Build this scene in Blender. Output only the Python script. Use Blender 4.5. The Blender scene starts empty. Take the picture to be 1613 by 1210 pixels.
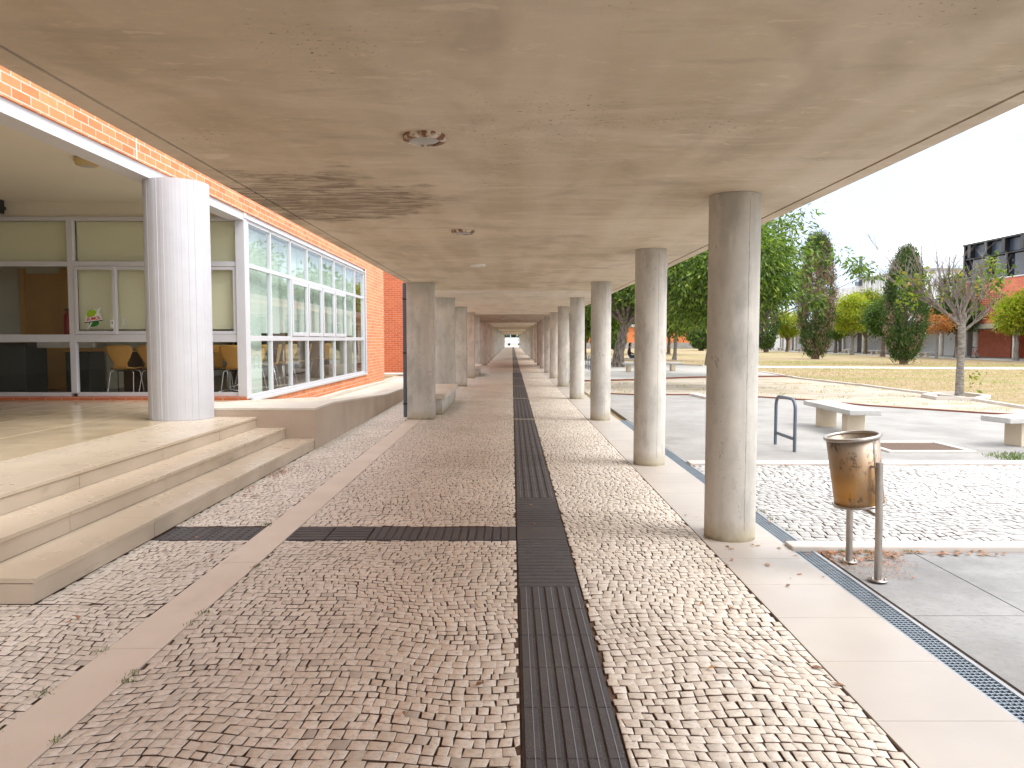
import bpy, math, random
import numpy as np
from mathutils import Vector, Matrix
R=math.radians
random.seed(7); rng=np.random.default_rng(7)
sc=bpy.context.scene
COL=sc.collection
# ------------------------------------------------------------------ camera
cd=bpy.data.cameras.new('camera'); cam=bpy.data.objects.new('camera',cd); COL.objects.link(cam)
cam.location=(0,0,1.6); cam.rotation_euler=(R(90)-math.atan(69.5/1180.),0,0)
cd.sensor_width=36; cd.lens=36*1180/1613.; cd.clip_start=.05; cd.clip_end=2000
sc.camera=cam
sc.view_settings.view_transform='Standard'; sc.view_settings.look='None'; sc.view_settings.gamma=1
sc.view_settings.exposure=3.12
SUN_EL,SUN_AZ=52,112           # azimuth clockwise from +Y
# ------------------------------------------------------------------ world
w=bpy.data.worlds.new('World'); sc.world=w; w.use_nodes=True
nt=w.node_tree; nt.nodes.clear(); N=nt.nodes.new; L=nt.links.new
out=N('ShaderNodeOutputWorld'); bg=N('ShaderNodeBackground'); L(bg.outputs[0],out.inputs[0])
sky=N('ShaderNodeTexSky'); sky.sky_type='NISHITA'; sky.sun_disc=False
sky.sun_elevation=R(SUN_EL); sky.sun_rotation=R(SUN_AZ); sky.air_density=1.0; sky.dust_density=1.5
tc=N('ShaderNodeTexCoord'); mp=N('ShaderNodeMapping'); mp.inputs['Scale'].default_value=(1.2,1.2,4.5)
mp.inputs['Location'].default_value=(.35,.1,.2)
L(tc.outputs['Generated'],mp.inputs[0])
cn=N('ShaderNodeTexNoise'); cn.inputs['Scale'].default_value=1.9; cn.inputs['Detail'].default_value=5; cn.inputs['Roughness'].default_value=.5
L(mp.outputs[0],cn.inputs['Vector'])
cr=N('ShaderNodeValToRGB'); cr.color_ramp.elements[0].position=.36; cr.color_ramp.elements[0].color=(.95,.95,.95,1)
cr.color_ramp.elements[1].position=.60; cr.color_ramp.elements[1].color=(1,1,1,1)
L(cn.outputs[0],cr.inputs[0])
cc=N('ShaderNodeValToRGB'); cc.color_ramp.elements[0].position=.46; cc.color_ramp.elements[0].color=(1.0,1.12,1.35,1)
cc.color_ramp.elements[1].position=.68; cc.color_ramp.elements[1].color=(5.6,5.5,5.35,1)
L(cn.outputs[0],cc.inputs[0])
mx=N('ShaderNodeMix'); mx.data_type='RGBA'; L(cr.outputs[0],mx.inputs[0]); L(sky.outputs[0],mx.inputs[6]); L(cc.outputs[0],mx.inputs[7])
L(mx.outputs[2],bg.inputs[0]); bg.inputs[1].default_value=.108
# ------------------------------------------------------------------ sun
sd=bpy.data.lights.new('sun','SUN'); so=bpy.data.objects.new('sun',sd); COL.objects.link(so)
sd.energy=.4; sd.angle=R(35); sd.color=(1,.97,.93)
a=R(SUN_AZ); dv=Vector((math.sin(a)*math.cos(R(SUN_EL)),math.cos(a)*math.cos(R(SUN_EL)),math.sin(R(SUN_EL))))
so.rotation_euler=dv.to_track_quat('Z','Y').to_euler(); so.location=(20,-20,40)

# ================================================================== helpers
class NT:
    def __init__(s,name):
        s.m=bpy.data.materials.new(name); s.m.use_nodes=True; s.t=s.m.node_tree; s.t.nodes.clear()
        s.o=s.t.nodes.new('ShaderNodeOutputMaterial'); s._c=None
    def n(s,t,**k):
        q=s.t.nodes.new('ShaderNode'+t)
        for a_,v in k.items():
            if a_.startswith('i_'): q.inputs[a_[2:].replace('_',' ')].default_value=v
            else: setattr(q,a_,v)
        return q
    def l(s,a_,b): s.t.links.new(a_,b)
    def co(s,scale=(1,1,1),loc=(0,0,0),rnd=False,rot=(0,0,0)):
        if s._c is None: s._c=s.n('TexCoord')
        v=s._c.outputs['Object']
        if rnd:
            oi=s.n('ObjectInfo'); vm=s.n('VectorMath',operation='SCALE'); cx=s.n('CombineXYZ')
            for i in range(3): s.l(oi.outputs['Random'],cx.inputs[i])
            s.l(cx.outputs[0],vm.inputs[0]); vm.inputs['Scale'].default_value=37.
            ad=s.n('VectorMath',operation='ADD'); s.l(v,ad.inputs[0]); s.l(vm.outputs[0],ad.inputs[1]); v=ad.outputs[0]
        m=s.n('Mapping'); m.inputs['Scale'].default_value=scale; m.inputs['Location'].default_value=loc; m.inputs['Rotation'].default_value=rot
        s.l(v,m.inputs[0]); return m.outputs[0]
    def noise(s,scale,detail=4,rough=.55,vec=None,dist=0):
        q=s.n('TexNoise',i_Scale=scale,i_Detail=detail,i_Roughness=rough,i_Distortion=dist)
        s.l(vec if vec is not None else s.co(),q.inputs['Vector']); return q.outputs[0]
    def ramp(s,v,st):
        q=s.n('ValToRGB'); e=q.color_ramp.elements
        while len(e)<len(st): e.new(.5)
        for i,(p,c) in enumerate(st):
            e[i].position=p; e[i].color=(c,c,c,1) if not hasattr(c,'__len__') else (*c,1)
        s.l(v,q.inputs[0]); return q.outputs[0]
    def mix(s,f,a_,b,mode='MIX'):
        q=s.n('Mix',data_type='RGBA',blend_type=mode)
        for i,x in ((0,f),(6,a_),(7,b)):
            if isinstance(x,(int,float)): q.inputs[i].default_value=x
            elif isinstance(x,tuple): q.inputs[i].default_value=(*x,1)
            else: s.l(x,q.inputs[i])
        return q.outputs[2]
    def math(s,op,a_,b=0):
        q=s.n('Math',operation=op)
        for i,x in ((0,a_),(1,b)):
            if isinstance(x,(int,float)): q.inputs[i].default_value=x
            else: s.l(x,q.inputs[i])
        return q.outputs[0]
    def fin(s,col,rough=.8,metal=0,bump=None,bs=.3,bd=.01,spec=.5,normal=None):
        p=s.n('BsdfPrincipled'); s.p=p
        if isinstance(col,tuple): p.inputs['Base Color'].default_value=(*col,1)
        else: s.l(col,p.inputs['Base Color'])
        if isinstance(rough,(int,float)): p.inputs['Roughness'].default_value=rough
        else: s.l(rough,p.inputs['Roughness'])
        if isinstance(metal,(int,float)): p.inputs['Metallic'].default_value=metal
        else: s.l(metal,p.inputs['Metallic'])
        p.inputs['Specular IOR Level'].default_value=spec
        if bump is not None:
            b=s.n('Bump'); b.inputs['Strength'].default_value=bs; b.inputs['Distance'].default_value=bd; s.l(bump,b.inputs['Height']); s.l(b.outputs[0],p.inputs['Normal'])
        s.l(p.outputs[0],s.o.inputs[0]); return s.m
def simple(name,col,rough=.6,metal=0,var=.12,sc_=6,rnd=True,bump=.15,spec=.5):
    t=NT(name); v=t.co(rnd=rnd); n=t.noise(sc_,5,.6,v)
    c=t.mix(n,tuple(max(0,x*(1-var)) for x in col),tuple(min(1,x*(1+var)) for x in col))
    return t.fin(c,rough,metal,t.noise(sc_*12,3,.6,v),bump,.004,spec)
M={}
# --- concrete of the canopy soffit
def m_soffit(name,c1,c2,c3):
    t=NT(name)
    a1=t.noise(.55,5,.55,t.co((.7,1,1),(3,1,0)))
    st=t.noise(1.0,6,.62,t.co((.9,2.4,1)),1.2)
    fine=t.noise(9,5,.7,t.co((1,1.7,1)))
    c=t.mix(t.ramp(a1,[(.38,0),(.62,1)]),c1,c2)
    c=t.mix(t.math('MULTIPLY',t.ramp(st,[(.48,0),(.66,1)]),.55),c,c3)
    c=t.mix(t.math('MULTIPLY',t.ramp(t.noise(1.7,6,.6,t.co((.5,2.2,1),(9,4,0))),[(.56,0),(.70,1)]),.5),c,tuple(x*.68 for x in c1))
    # faint crosswise formwork bands
    wv=t.noise(1,2,.4,t.co((2.6,.16,1),(0,7,0)))
    c=t.mix(t.math('MULTIPLY',t.ramp(wv,[(.44,0),(.60,1)]),.5),c,c3)
    wv2=t.noise(1,3,.5,t.co((1.4,.9,1),(3,2,0)),.8)
    c=t.mix(t.math('MULTIPLY',t.ramp(wv2,[(.52,0),(.66,1)]),.45),c,tuple(x*.74 for x in c1))
    # plaster patch
    vo=t.n('TexVoronoi',feature='F1'); t.l(t.co((.5,.9,1),(.2,.15,0)),vo.inputs['Vector']); vo.inputs['Scale'].default_value=.8
    pit=t.math('MAXIMUM',t.ramp(t.noise(30,2,.5,t.co((1,1.6,1))),[(.66,0),(.69,1)]),t.ramp(t.noise(11,5,.7,t.co((1,2.2,1))),[(.66,0),(.69,1)]))
    clu=t.ramp(t.noise(1.3,3,.5,t.co((1,1,1),(5,5,5))),[(.5,0),(.62,1)])
    c=t.mix(t.math('MULTIPLY',t.math('MULTIPLY',pit,clu),.7),c,(.07,.045,.03))
    c=t.mix(t.math('MULTIPLY',t.ramp(fine,[(.5,0),(.75,1)]),.16),c,tuple(min(1,x*1.5) for x in c2))
    vd=t.n('VectorMath',operation='DISTANCE'); t.l(t.co((1.1,1,0)),vd.inputs[0]); vd.inputs[1].default_value=(-1.85,18.2,0)
    pe=t.math('ADD',vd.outputs['Value'],t.math('MULTIPLY',t.noise(1.8,5,.6),-1.7))
    pm=t.math('MULTIPLY',t.ramp(pe,[(-.0,1),(.22,0)]),t.ramp(t.noise(2.4,6,.75,t.co((.8,3.5,1)),1.5),[(.44,.15),(.56,1)]))
    c=t.mix(t.math('MULTIPLY',pm,.85),c,(.20,.15,.11))
    cz=t.ramp(t.noise(4.2,1,.5,t.co((1,1,1),(.3,0,0)),4.0),[(.495,0),(.5,1),(.505,0)])
    c=t.mix(t.math('MULTIPLY',t.math('MULTIPLY',cz,clu),.45),c,(.16,.12,.09))
    lt=t.ramp(t.noise(3.2,6,.72,t.co((.8,2.6,1),(6,2,0)),.8),[(.60,0),(.63,1)]); c=t.mix(t.math('MULTIPLY',lt,.35),c,tuple(min(1,x*1.18) for x in c3))
    h=t.math('ADD',t.math('MULTIPLY',st,.8),t.math('MULTIPLY',fine,.25))
    return t.fin(c,.85,0,h,.3,.015,.3)
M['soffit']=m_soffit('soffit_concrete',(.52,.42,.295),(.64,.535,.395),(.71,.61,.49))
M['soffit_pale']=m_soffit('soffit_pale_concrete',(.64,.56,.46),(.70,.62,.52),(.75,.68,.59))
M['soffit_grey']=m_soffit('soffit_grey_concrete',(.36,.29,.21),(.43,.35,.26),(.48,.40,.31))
def m_column(name,base,warm,green=True):
    t=NT(name); v=t.co(rnd=True)
    big=t.noise(2.2,5,.6,v); bl=t.noise(6,6,.65,t.co((1,1,.35),rnd=True))
    c=t.mix(t.ramp(big,[(.35,0),(.65,1)]),base,warm)
    c=t.mix(t.math('MULTIPLY',t.ramp(bl,[(.50,0),(.66,1)]),.6),c,tuple(x*.68 for x in base))
    c=t.mix(t.math('MULTIPLY',t.ramp(t.noise(3,5,.7,t.co((1,1,.8),(4,4,4),rnd=True)),[(.58,0),(.66,1)]),.35),c,tuple(min(1,x*1.25) for x in base))
    pit=t.math('MULTIPLY',t.ramp(t.noise(55,2,.5,v),[(.70,0),(.74,1)]),t.ramp(t.noise(2,3,.5,t.co(loc=(8,1,2),rnd=True)),[(.48,0),(.62,1)]))
    c=t.mix(t.math('MULTIPLY',pit,.75),c,(.08,.065,.05))
    sp_=t.math('MULTIPLY',t.ramp(t.noise(17,5,.75,t.co((1,1,.7),rnd=True)),[(.60,0),(.64,1)]),t.ramp(t.noise(1.6,3,.5,t.co(loc=(3,8,5),rnd=True)),[(.46,0),(.60,1)]))
    c=t.mix(t.math('MULTIPLY',sp_,.55),c,(.20,.17,.13))
    vn=t.noise(5,5,.6,t.co((1,1,.12),(2,2,2),rnd=True)); c=t.mix(t.math('MULTIPLY',t.ramp(vn,[(.52,0),(.62,1)]),.35),c,tuple(x*.74 for x in base))
    sx=t.n('SeparateXYZ'); t.l(t.co(),sx.inputs[0])
    hh=t.math('ADD',sx.outputs[2],t.math('MULTIPLY',t.noise(9,4,.6,v),.14))
    c=t.mix(t.math('MULTIPLY',t.ramp(hh,[(.12,1),(.26,0)]),.6),c,(.36,.30,.17))
    c=t.mix(t.math('MULTIPLY',t.ramp(hh,[(.075,1),(.115,0)]),.65),c,(.20,.17,.09))
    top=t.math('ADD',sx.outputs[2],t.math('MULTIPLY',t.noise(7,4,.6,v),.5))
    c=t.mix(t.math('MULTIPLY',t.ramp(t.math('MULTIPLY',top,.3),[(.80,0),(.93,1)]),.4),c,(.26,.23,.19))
    h=t.math('ADD',bl,t.math('MULTIPLY',pit,-1.0))
    return t.fin(c,.8,0,h,.3,.008,.35)
M['column']=m_column('column_concrete',(.50,.475,.43),(.63,.59,.53))
M['pillar']=m_column('pillar_concrete',(.50,.48,.43),(.61,.58,.52))
M['seam']=simple('seam_cement',(.30,.27,.23),.9)
# --- cobbles
def m_cobble(name,c1,c2,c3,rough=.42):
    t=NT(name); g=t.n('NewGeometry'); ri=g.outputs['Random Per Island']
    c=t.ramp(ri,[(0,c1),(.45,c2),(.9,c3),(1,tuple(x*.62 for x in c2))])
    big=t.noise(.7,4,.6); c=t.mix(t.math('MULTIPLY',t.ramp(big,[(.4,0),(.65,1)]),.5),c,tuple(x*.78 for x in c1))
    n=t.noise(38,5,.65); c=t.mix(t.math('MULTIPLY',t.ramp(n,[(.46,0),(.66,1)]),.6),c,tuple(x*.62 for x in c1))
    c=t.mix(t.math('MULTIPLY',t.ramp(t.noise(110,3,.6),[(.6,0),(.7,1)]),.4),c,tuple(x*.5 for x in c1))
    r=t.math('ADD',t.math('MULTIPLY',n,.5),rough-.2)
    return t.fin(c,r,0,t.noise(30,5,.65),.35,.005,.5)
M['cobble']=m_cobble('limestone_cobble',(.66,.58,.49),(.74,.66,.57),(.80,.73,.65))
M['cobble_w']=m_cobble('white_cobble',(.44,.43,.41),(.50,.49,.47),(.57,.56,.54),.6)
t=NT('joint_soil'); M['joint']=t.fin(t.mix(t.noise(20,4),(.075,.045,.03),(.16,.10,.07)),.95,0,t.noise(60,3),.5,.01)
t=NT('far_paving'); n_=t.noise(9,5,.7); M['far_pave']=t.fin(t.mix(n_,(.42,.33,.26),(.60,.50,.41)),.55,0,n_,.6,.02)
# --- smooth stone slabs
def m_stone(name,c1,c2,rough=.35,stain=(.36,.25,.16),ss=.3,dots=.4):
    t=NT(name); n=t.noise(1.1,3,.5)
    c=t.mix(t.ramp(n,[(.35,0),(.65,1)]),c1,c2)
    c=t.mix(t.math('MULTIPLY',t.ramp(t.noise(2.3,6,.7,t.co((1,.5,2),(3,3,3))),[(.56,0),(.78,1)]),ss),c,stain)
    c=t.mix(t.math('MULTIPLY',t.ramp(t.noise(17,3,.6),[(.72,0),(.77,1)]),dots),c,tuple(x*.55 for x in c1))
    rr=t.math('ADD',t.math('MULTIPLY',t.noise(2.5,3,.5),.2),rough-.08)
    return t.fin(c,rr,0,t.noise(45,4,.6),.12,.004,.5)
M['strip']=m_stone('pale_stone_strip',(.62,.53,.44),(.70,.61,.52),.5)
M['strip_w']=m_stone('white_stone_strip',(.43,.385,.345),(.49,.44,.39),.4,(.55,.42,.33))
M['step']=m_stone('beige_step_stone',(.56,.46,.34),(.61,.51,.39),.27,(.46,.34,.22),.12,0)
M['riser']=m_stone('step_riser_stone',(.50,.41,.31),(.62,.52,.41),.55,(.20,.14,.09),.7,.6)
M['wing']=m_stone('wing_wall_stone',(.44,.34,.26),(.52,.42,.33),.45)
M['coping']=m_stone('coping_stone',(.60,.55,.47),(.68,.62,.54),.6)
M['tile']=m_stone('porch_tile',(.50,.39,.25),(.60,.48,.33),.16)
M['grout']=simple('pale_grout',(.68,.6,.48),.8)
M['kerb']=m_stone('kerb_stone',(.52,.47,.42),(.62,.57,.52),.7)
# --- tactile paving
t=NT('tactile_slab'); n_=t.noise(14,5,.7); sp=t.ramp(t.noise(160,1,.5),[(.66,0),(.70,1)])
c_=t.mix(n_,(.062,.058,.061),(.100,.094,.096)); c_=t.mix(t.math('MULTIPLY',sp,.3),c_,(.4,.38,.36))
c_=t.mix(t.math('MULTIPLY',t.ramp(t.noise(2.2,4,.6),[(.55,0),(.7,1)]),.4),c_,(.13,.115,.10))
M['tactile']=t.fin(c_,.7,0,t.noise(120,3),.4,.004,.4)
M['tactile_joint']=simple('tactile_groove',(.014,.011,.011),.9)
# --- bricks
def m_brick(name,axis,c1,c2,mortar,bw=.30,rh=.105,ms=.008):
    t=NT(name); s=t.n('SeparateXYZ'); t.l(t.co(),s.inputs[0]); cx=t.n('CombineXYZ')
    t.l(s.outputs[axis],cx.inputs[0]); t.l(s.outputs[2],cx.inputs[1])
    b=t.n('TexBrick'); t.l(cx.outputs[0],b.inputs['Vector']); b.inputs['Scale'].default_value=1
    b.inputs['Brick Width'].default_value=bw; b.inputs['Row Height'].default_value=rh; b.inputs['Mortar Size'].default_value=ms
    b.inputs['Mortar Smooth'].default_value=.15
    b.inputs['Color1'].default_value=(*c1,1); b.inputs['Color2'].default_value=(*c2,1); b.inputs['Mortar'].default_value=(*mortar,1); b.inputs['Bias'].default_value=0
    c=t.mix(t.math('MULTIPLY',t.ramp(t.noise(7,5,.7),[(.4,0),(.7,1)]),.4),b.outputs[0],tuple(x*.82 for x in c1))
    c=t.mix(t.math('MULTIPLY',t.ramp(t.noise(.6,4,.6),[(.5,0),(.7,1)]),.25),c,tuple(min(1,x*1.2) for x in c2))
    h=t.math('SUBTRACT',t.math('MULTIPLY',t.noise(40,4),.15),b.outputs['Fac'])
    return t.fin(c,.75,0,h,.5,.006,.3)
M['brick_y']=m_brick('orange_brick',1,(.62,.185,.07),(.76,.30,.13),(.66,.54,.45))
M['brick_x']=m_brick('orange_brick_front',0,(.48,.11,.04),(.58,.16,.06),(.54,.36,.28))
M['brick_far']=m_brick('red_brick',1,(.60,.165,.10),(.70,.23,.14),(.56,.22,.15),.3,.1,.006)
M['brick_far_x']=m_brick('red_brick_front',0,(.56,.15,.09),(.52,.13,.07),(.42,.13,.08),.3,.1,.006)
M['white_paint']=simple('white_painted_metal',(.58,.58,.61),.35,0,.04,3)
M['white_board']=simple('white_painted_board_marked',(.52,.52,.55),.6,0,.10,4,bump=.4)
M['cream']=simple('cream_plaster',(.68,.64,.54),.85,0,.05,1.5)
M['blind']=simple('olive_blind',(.74,.72,.53),.85,0,.05,1.2)
M['blind_w']=simple('white_blind',(.72,.75,.72),.8,0,.04,1.2)
M['oakdoor']=simple('orange_wood_door',(.62,.32,.10),.45,0,.25,1.6)
M['ply']=simple('moulded_plywood',(.62,.33,.09),.35,0,.15,3)
M['chrome']=simple('chrome_tube',(.65,.66,.68),.22,1,.05,4)
M['dark']=simple('dark_panel',(.03,.035,.035),.4,0,.3,2)
M['darkwood']=simple('dark_brown_wood',(.07,.035,.018),.5,0,.3,2)
M['red']=simple('red_enamel',(.45,.02,.02),.3)
M['intfloor']=simple('interior_floor',(.16,.11,.09),.3,0,.2,1)
M['white_wall']=simple('white_render_wall',(.72,.72,.74),.85,0,.05,.8)
M['black']=simple('black_plastic',(.015,.015,.017),.4)
M['rackpaint']=simple('blue_grey_paint',(.12,.145,.18),.4,.3,.1,9)
M['galv']=simple('galvanised_grate',(.30,.35,.40),.4,.45,.25,10)
M['drainframe']=simple('drain_frame',(.40,.41,.42),.45,.7,.2,12)
M['drainpit']=simple('drain_pit',(.012,.014,.016),.9)
M['pipe']=simple('grey_downpipe',(.10,.12,.15),.45,0,.1,4)
M['lampring']=None
t=NT('rusty_lamp_ring'); r_=t.ramp(t.noise(14,4,.6,t.co(rnd=True)),[(.44,0),(.54,1)])
M['lampring']=t.fin(t.mix(r_,(.66,.58,.48),(.20,.09,.04)),.7,0,r_,.5,.003)
M['lampglass']=simple('frosted_lamp_glass',(.42,.42,.40),.35)
M['lampwhite']=simple('white_lamp_cover',(.75,.72,.66),.4)
M['lampcream']=simple('yellowed_lamp_cover',(.50,.38,.18),.5)
# glass
def m_glass(name,tint=(.92,.96,.95),ior=1.55,add=.02):
    t=NT(name); tr=t.n('BsdfTransparent'); tr.inputs[0].default_value=(*tint,1)
    gl=t.n('BsdfGlossy'); gl.inputs['Roughness'].default_value=.015; gl.inputs[0].default_value=(.95,1,1,1)
    fr=t.n('Fresnel'); fr.inputs['IOR'].default_value=ior; ge=t.n('NewGeometry')
    ms=t.n('MixShader'); t.l(t.math('MULTIPLY',t.math('ADD',fr.outputs[0],add),t.math('SUBTRACT',1.0,ge.outputs['Backfacing'])),ms.inputs[0]); t.l(tr.outputs[0],ms.inputs[1]); t.l(gl.outputs[0],ms.inputs[2])
    t.l(ms.outputs[0],t.o.inputs[0]); return t.m
M['glass']=m_glass('window_glass',(.97,.98,.97),1.45,.02)
M['glass_side']=m_glass('side_window_glass',(.94,.98,.96),1.5,.12)
t=NT('dark_curtain_glass'); M['glass_dark']=t.fin((.02,.03,.05),.08,0,None,spec=.35)
# steel bin
t=NT('stained_steel'); v_=t.co((1,1,.45)); n1=t.noise(5,6,.7,v_); n2=t.noise(12,6,.75,t.co((1,1,.6)))
s_=t.n('SeparateXYZ'); t.l(t.co(),s_.inputs[0])
zz=t.math('ADD',s_.outputs[2],t.math('MULTIPLY',t.noise(6,3,.5),.22))
rust=t.math('MULTIPLY',t.ramp(zz,[(.52,.8),(.66,1),(.80,.75),(.98,.12)]),t.ramp(n1,[(.3,.35),(.52,1)]))
c_=t.mix(rust,(.40,.34,.28),(.46,.23,.05))
c_=t.mix(t.math('MULTIPLY',t.ramp(n2,[(.54,0),(.61,1)]),.7),c_,(.075,.05,.035))
M['bin']=t.fin(c_,t.math('ADD',t.math('MULTIPLY',n2,.4),.22),.55,n2,.3,.004)
M['binsteel']=simple('scuffed_steel',(.42,.38,.34),.35,.85,.3,14)
# ground materials
def m_lawn():
    t=NT('dry_lawn'); big=t.noise(.10,5,.6); mid=t.noise(.5,6,.65); fi=t.noise(9,6,.8); st=t.noise(1.2,5,.7,t.co((.35,1.8,1)))
    c=t.mix(fi,(.24,.165,.09),(.43,.33,.20))
    c=t.mix(t.math('MULTIPLY',t.ramp(st,[(.45,0),(.65,1)]),.5),c,(.50,.40,.26))
    g=t.math('MULTIPLY',t.ramp(t.noise(.16,5,.62,t.co((.6,1.6,1),(2,3,0))),[(.50,0),(.62,1)]),t.ramp(fi,[(.3,.4),(.7,1)]))
    c=t.mix(t.math('MULTIPLY',g,.8),c,(.17,.24,.045))
    return t.fin(c,.95,0,fi,.8,.05,.2)
M['lawn']=m_lawn()
t=NT('bare_dirt'); fi=t.noise(10,6,.8); mid=t.noise(.9,5,.7,t.co((.6,1.6,1)))
c_=t.mix(fi,(.42,.35,.27),(.60,.54,.46)); c_=t.mix(t.math('MULTIPLY',t.ramp(mid,[(.50,0),(.62,1)]),.7),c_,(.34,.27,.13))
M['dirt']=t.fin(c_,.95,0,fi,.8,.05,.2)
def m_conc(name,c1,c2,dk=.35):
    t=NT(name); n=t.noise(1.1,6,.7); fi=t.noise(26,5,.75)
    c=t.mix(t.ramp(n,[(.35,0),(.65,1)]),c1,c2)
    c=t.mix(t.math('MULTIPLY',t.ramp(fi,[(.5,0),(.7,1)]),.45),c,tuple(x*.72 for x in c1))
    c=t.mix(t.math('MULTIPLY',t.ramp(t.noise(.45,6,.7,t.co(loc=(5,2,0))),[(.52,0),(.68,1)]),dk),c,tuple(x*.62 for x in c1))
    c=t.mix(t.math('MULTIPLY',t.ramp(t.noise(7,2,.5,t.co(loc=(1,9,0))),[(.74,0),(.77,1)]),.5),c,(.12,.11,.11))
    return t.fin(c,.85,0,fi,.4,.008,.3)
M['patio']=m_conc('patio_concrete',(.28,.265,.25),(.36,.345,.32),.5)
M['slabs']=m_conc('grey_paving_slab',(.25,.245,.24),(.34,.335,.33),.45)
M['plaza']=m_conc('pale_plaza',(.40,.38,.35),(.47,.45,.41))
M['path']=simple('white_path',(.60,.58,.54),.9,0,.05,2)
M['redkerb']=simple('red_kerb_brick',(.20,.075,.05),.85,0,.25,8)
M['bench_top']=m_conc('speckled_bench_top',(.40,.39,.37),(.52,.51,.48))
M['bench_leg']=m_stone('limestone_bench_leg',(.56,.46,.33),(.64,.55,.42),.7)
def m_leaf(name,cols,tr=.35):
    t=NT(name); g=t.n('NewGeometry'); k=len(cols)
    c=t.ramp(g.outputs['Random Per Island'],[(i/(k-1),cc_) for i,cc_ in enumerate(cols)])
    p=t.n('BsdfPrincipled'); t.l(c,p.inputs['Base Color']); p.inputs['Roughness'].default_value=.5; p.inputs['Specular IOR Level'].default_value=.3
    tl=t.n('BsdfTranslucent'); t.l(t.mix(1.0,c,(1.6,1.9,.7),'MULTIPLY'),tl.inputs[0]); ms=t.n('MixShader'); ms.inputs[0].default_value=tr
    t.l(p.outputs[0],ms.inputs[1]); t.l(tl.outputs[0],ms.inputs[2]); t.l(ms.outputs[0],t.o.inputs[0]); return t.m
M['leaf_fresh']=m_leaf('fresh_green_leaf',[(.035,.07,.012),(.08,.14,.02),(.14,.21,.03),(.22,.27,.05)],.28)
M['leaf_mid']=m_leaf('mid_green_leaf',[(.03,.06,.012),(.06,.11,.018),(.12,.18,.03)],.28)
M['leaf_yellow']=m_leaf('yellow_green_leaf',[(.14,.20,.015),(.26,.32,.02),(.36,.38,.03),(.34,.26,.04)])
M['leaf_olive']=m_leaf('olive_green_leaf',[(.08,.12,.02),(.15,.19,.025),(.25,.26,.04),(.30,.18,.05)])
M['leaf_dark']=m_leaf('dark_green_leaf',[(.02,.05,.012),(.04,.09,.015),(.07,.13,.02)],.2)
M['leaf_cyp']=m_leaf('cypress_spray',[(.02,.05,.012),(.04,.09,.018),(.07,.13,.028),(.13,.18,.045)],.1)
M['leaf_brown']=m_leaf('dead_cypress_spray',[(.16,.12,.09),(.28,.20,.15),(.38,.26,.18)],.1)
M['leaf_orange']=m_leaf('dry_orange_leaf',[(.30,.10,.03),(.42,.16,.05),(.36,.2,.08)],.3)
M['litter']=m_leaf('fallen_leaf',[(.20,.09,.045),(.34,.17,.09),(.42,.25,.15),(.5,.16,.06)],.1)
M['weed']=m_leaf('weed_leaf',[(.05,.10,.015),(.10,.17,.03),(.2,.2,.06)],.2)
M['grassb']=m_leaf('dry_grass_blade',[(.44,.33,.19),(.50,.39,.24),(.38,.31,.16),(.26,.30,.09)],.2)
def m_bark(name,c1,c2,z=.4,bs=.8):
    t=NT(name); n=t.noise(9,6,.7,t.co((1,1,z),rnd=True)); c=t.mix(t.ramp(n,[(.38,0),(.62,1)]),c1,c2)
    return t.fin(c,.9,0,n,bs,.05,.2)
M['bark_dark']=m_bark('dark_rough_bark',(.07,.055,.045),(.27,.23,.19))
M['bark_grey']=m_bark('grey_ringed_bark',(.11,.10,.085),(.30,.275,.24),2.5,.5)
M['bark_brown']=m_bark('brown_bark',(.09,.065,.045),(.22,.16,.11))
M['twig']=m_bark('pale_twig',(.16,.13,.11),(.30,.27,.24),1,.2)

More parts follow.
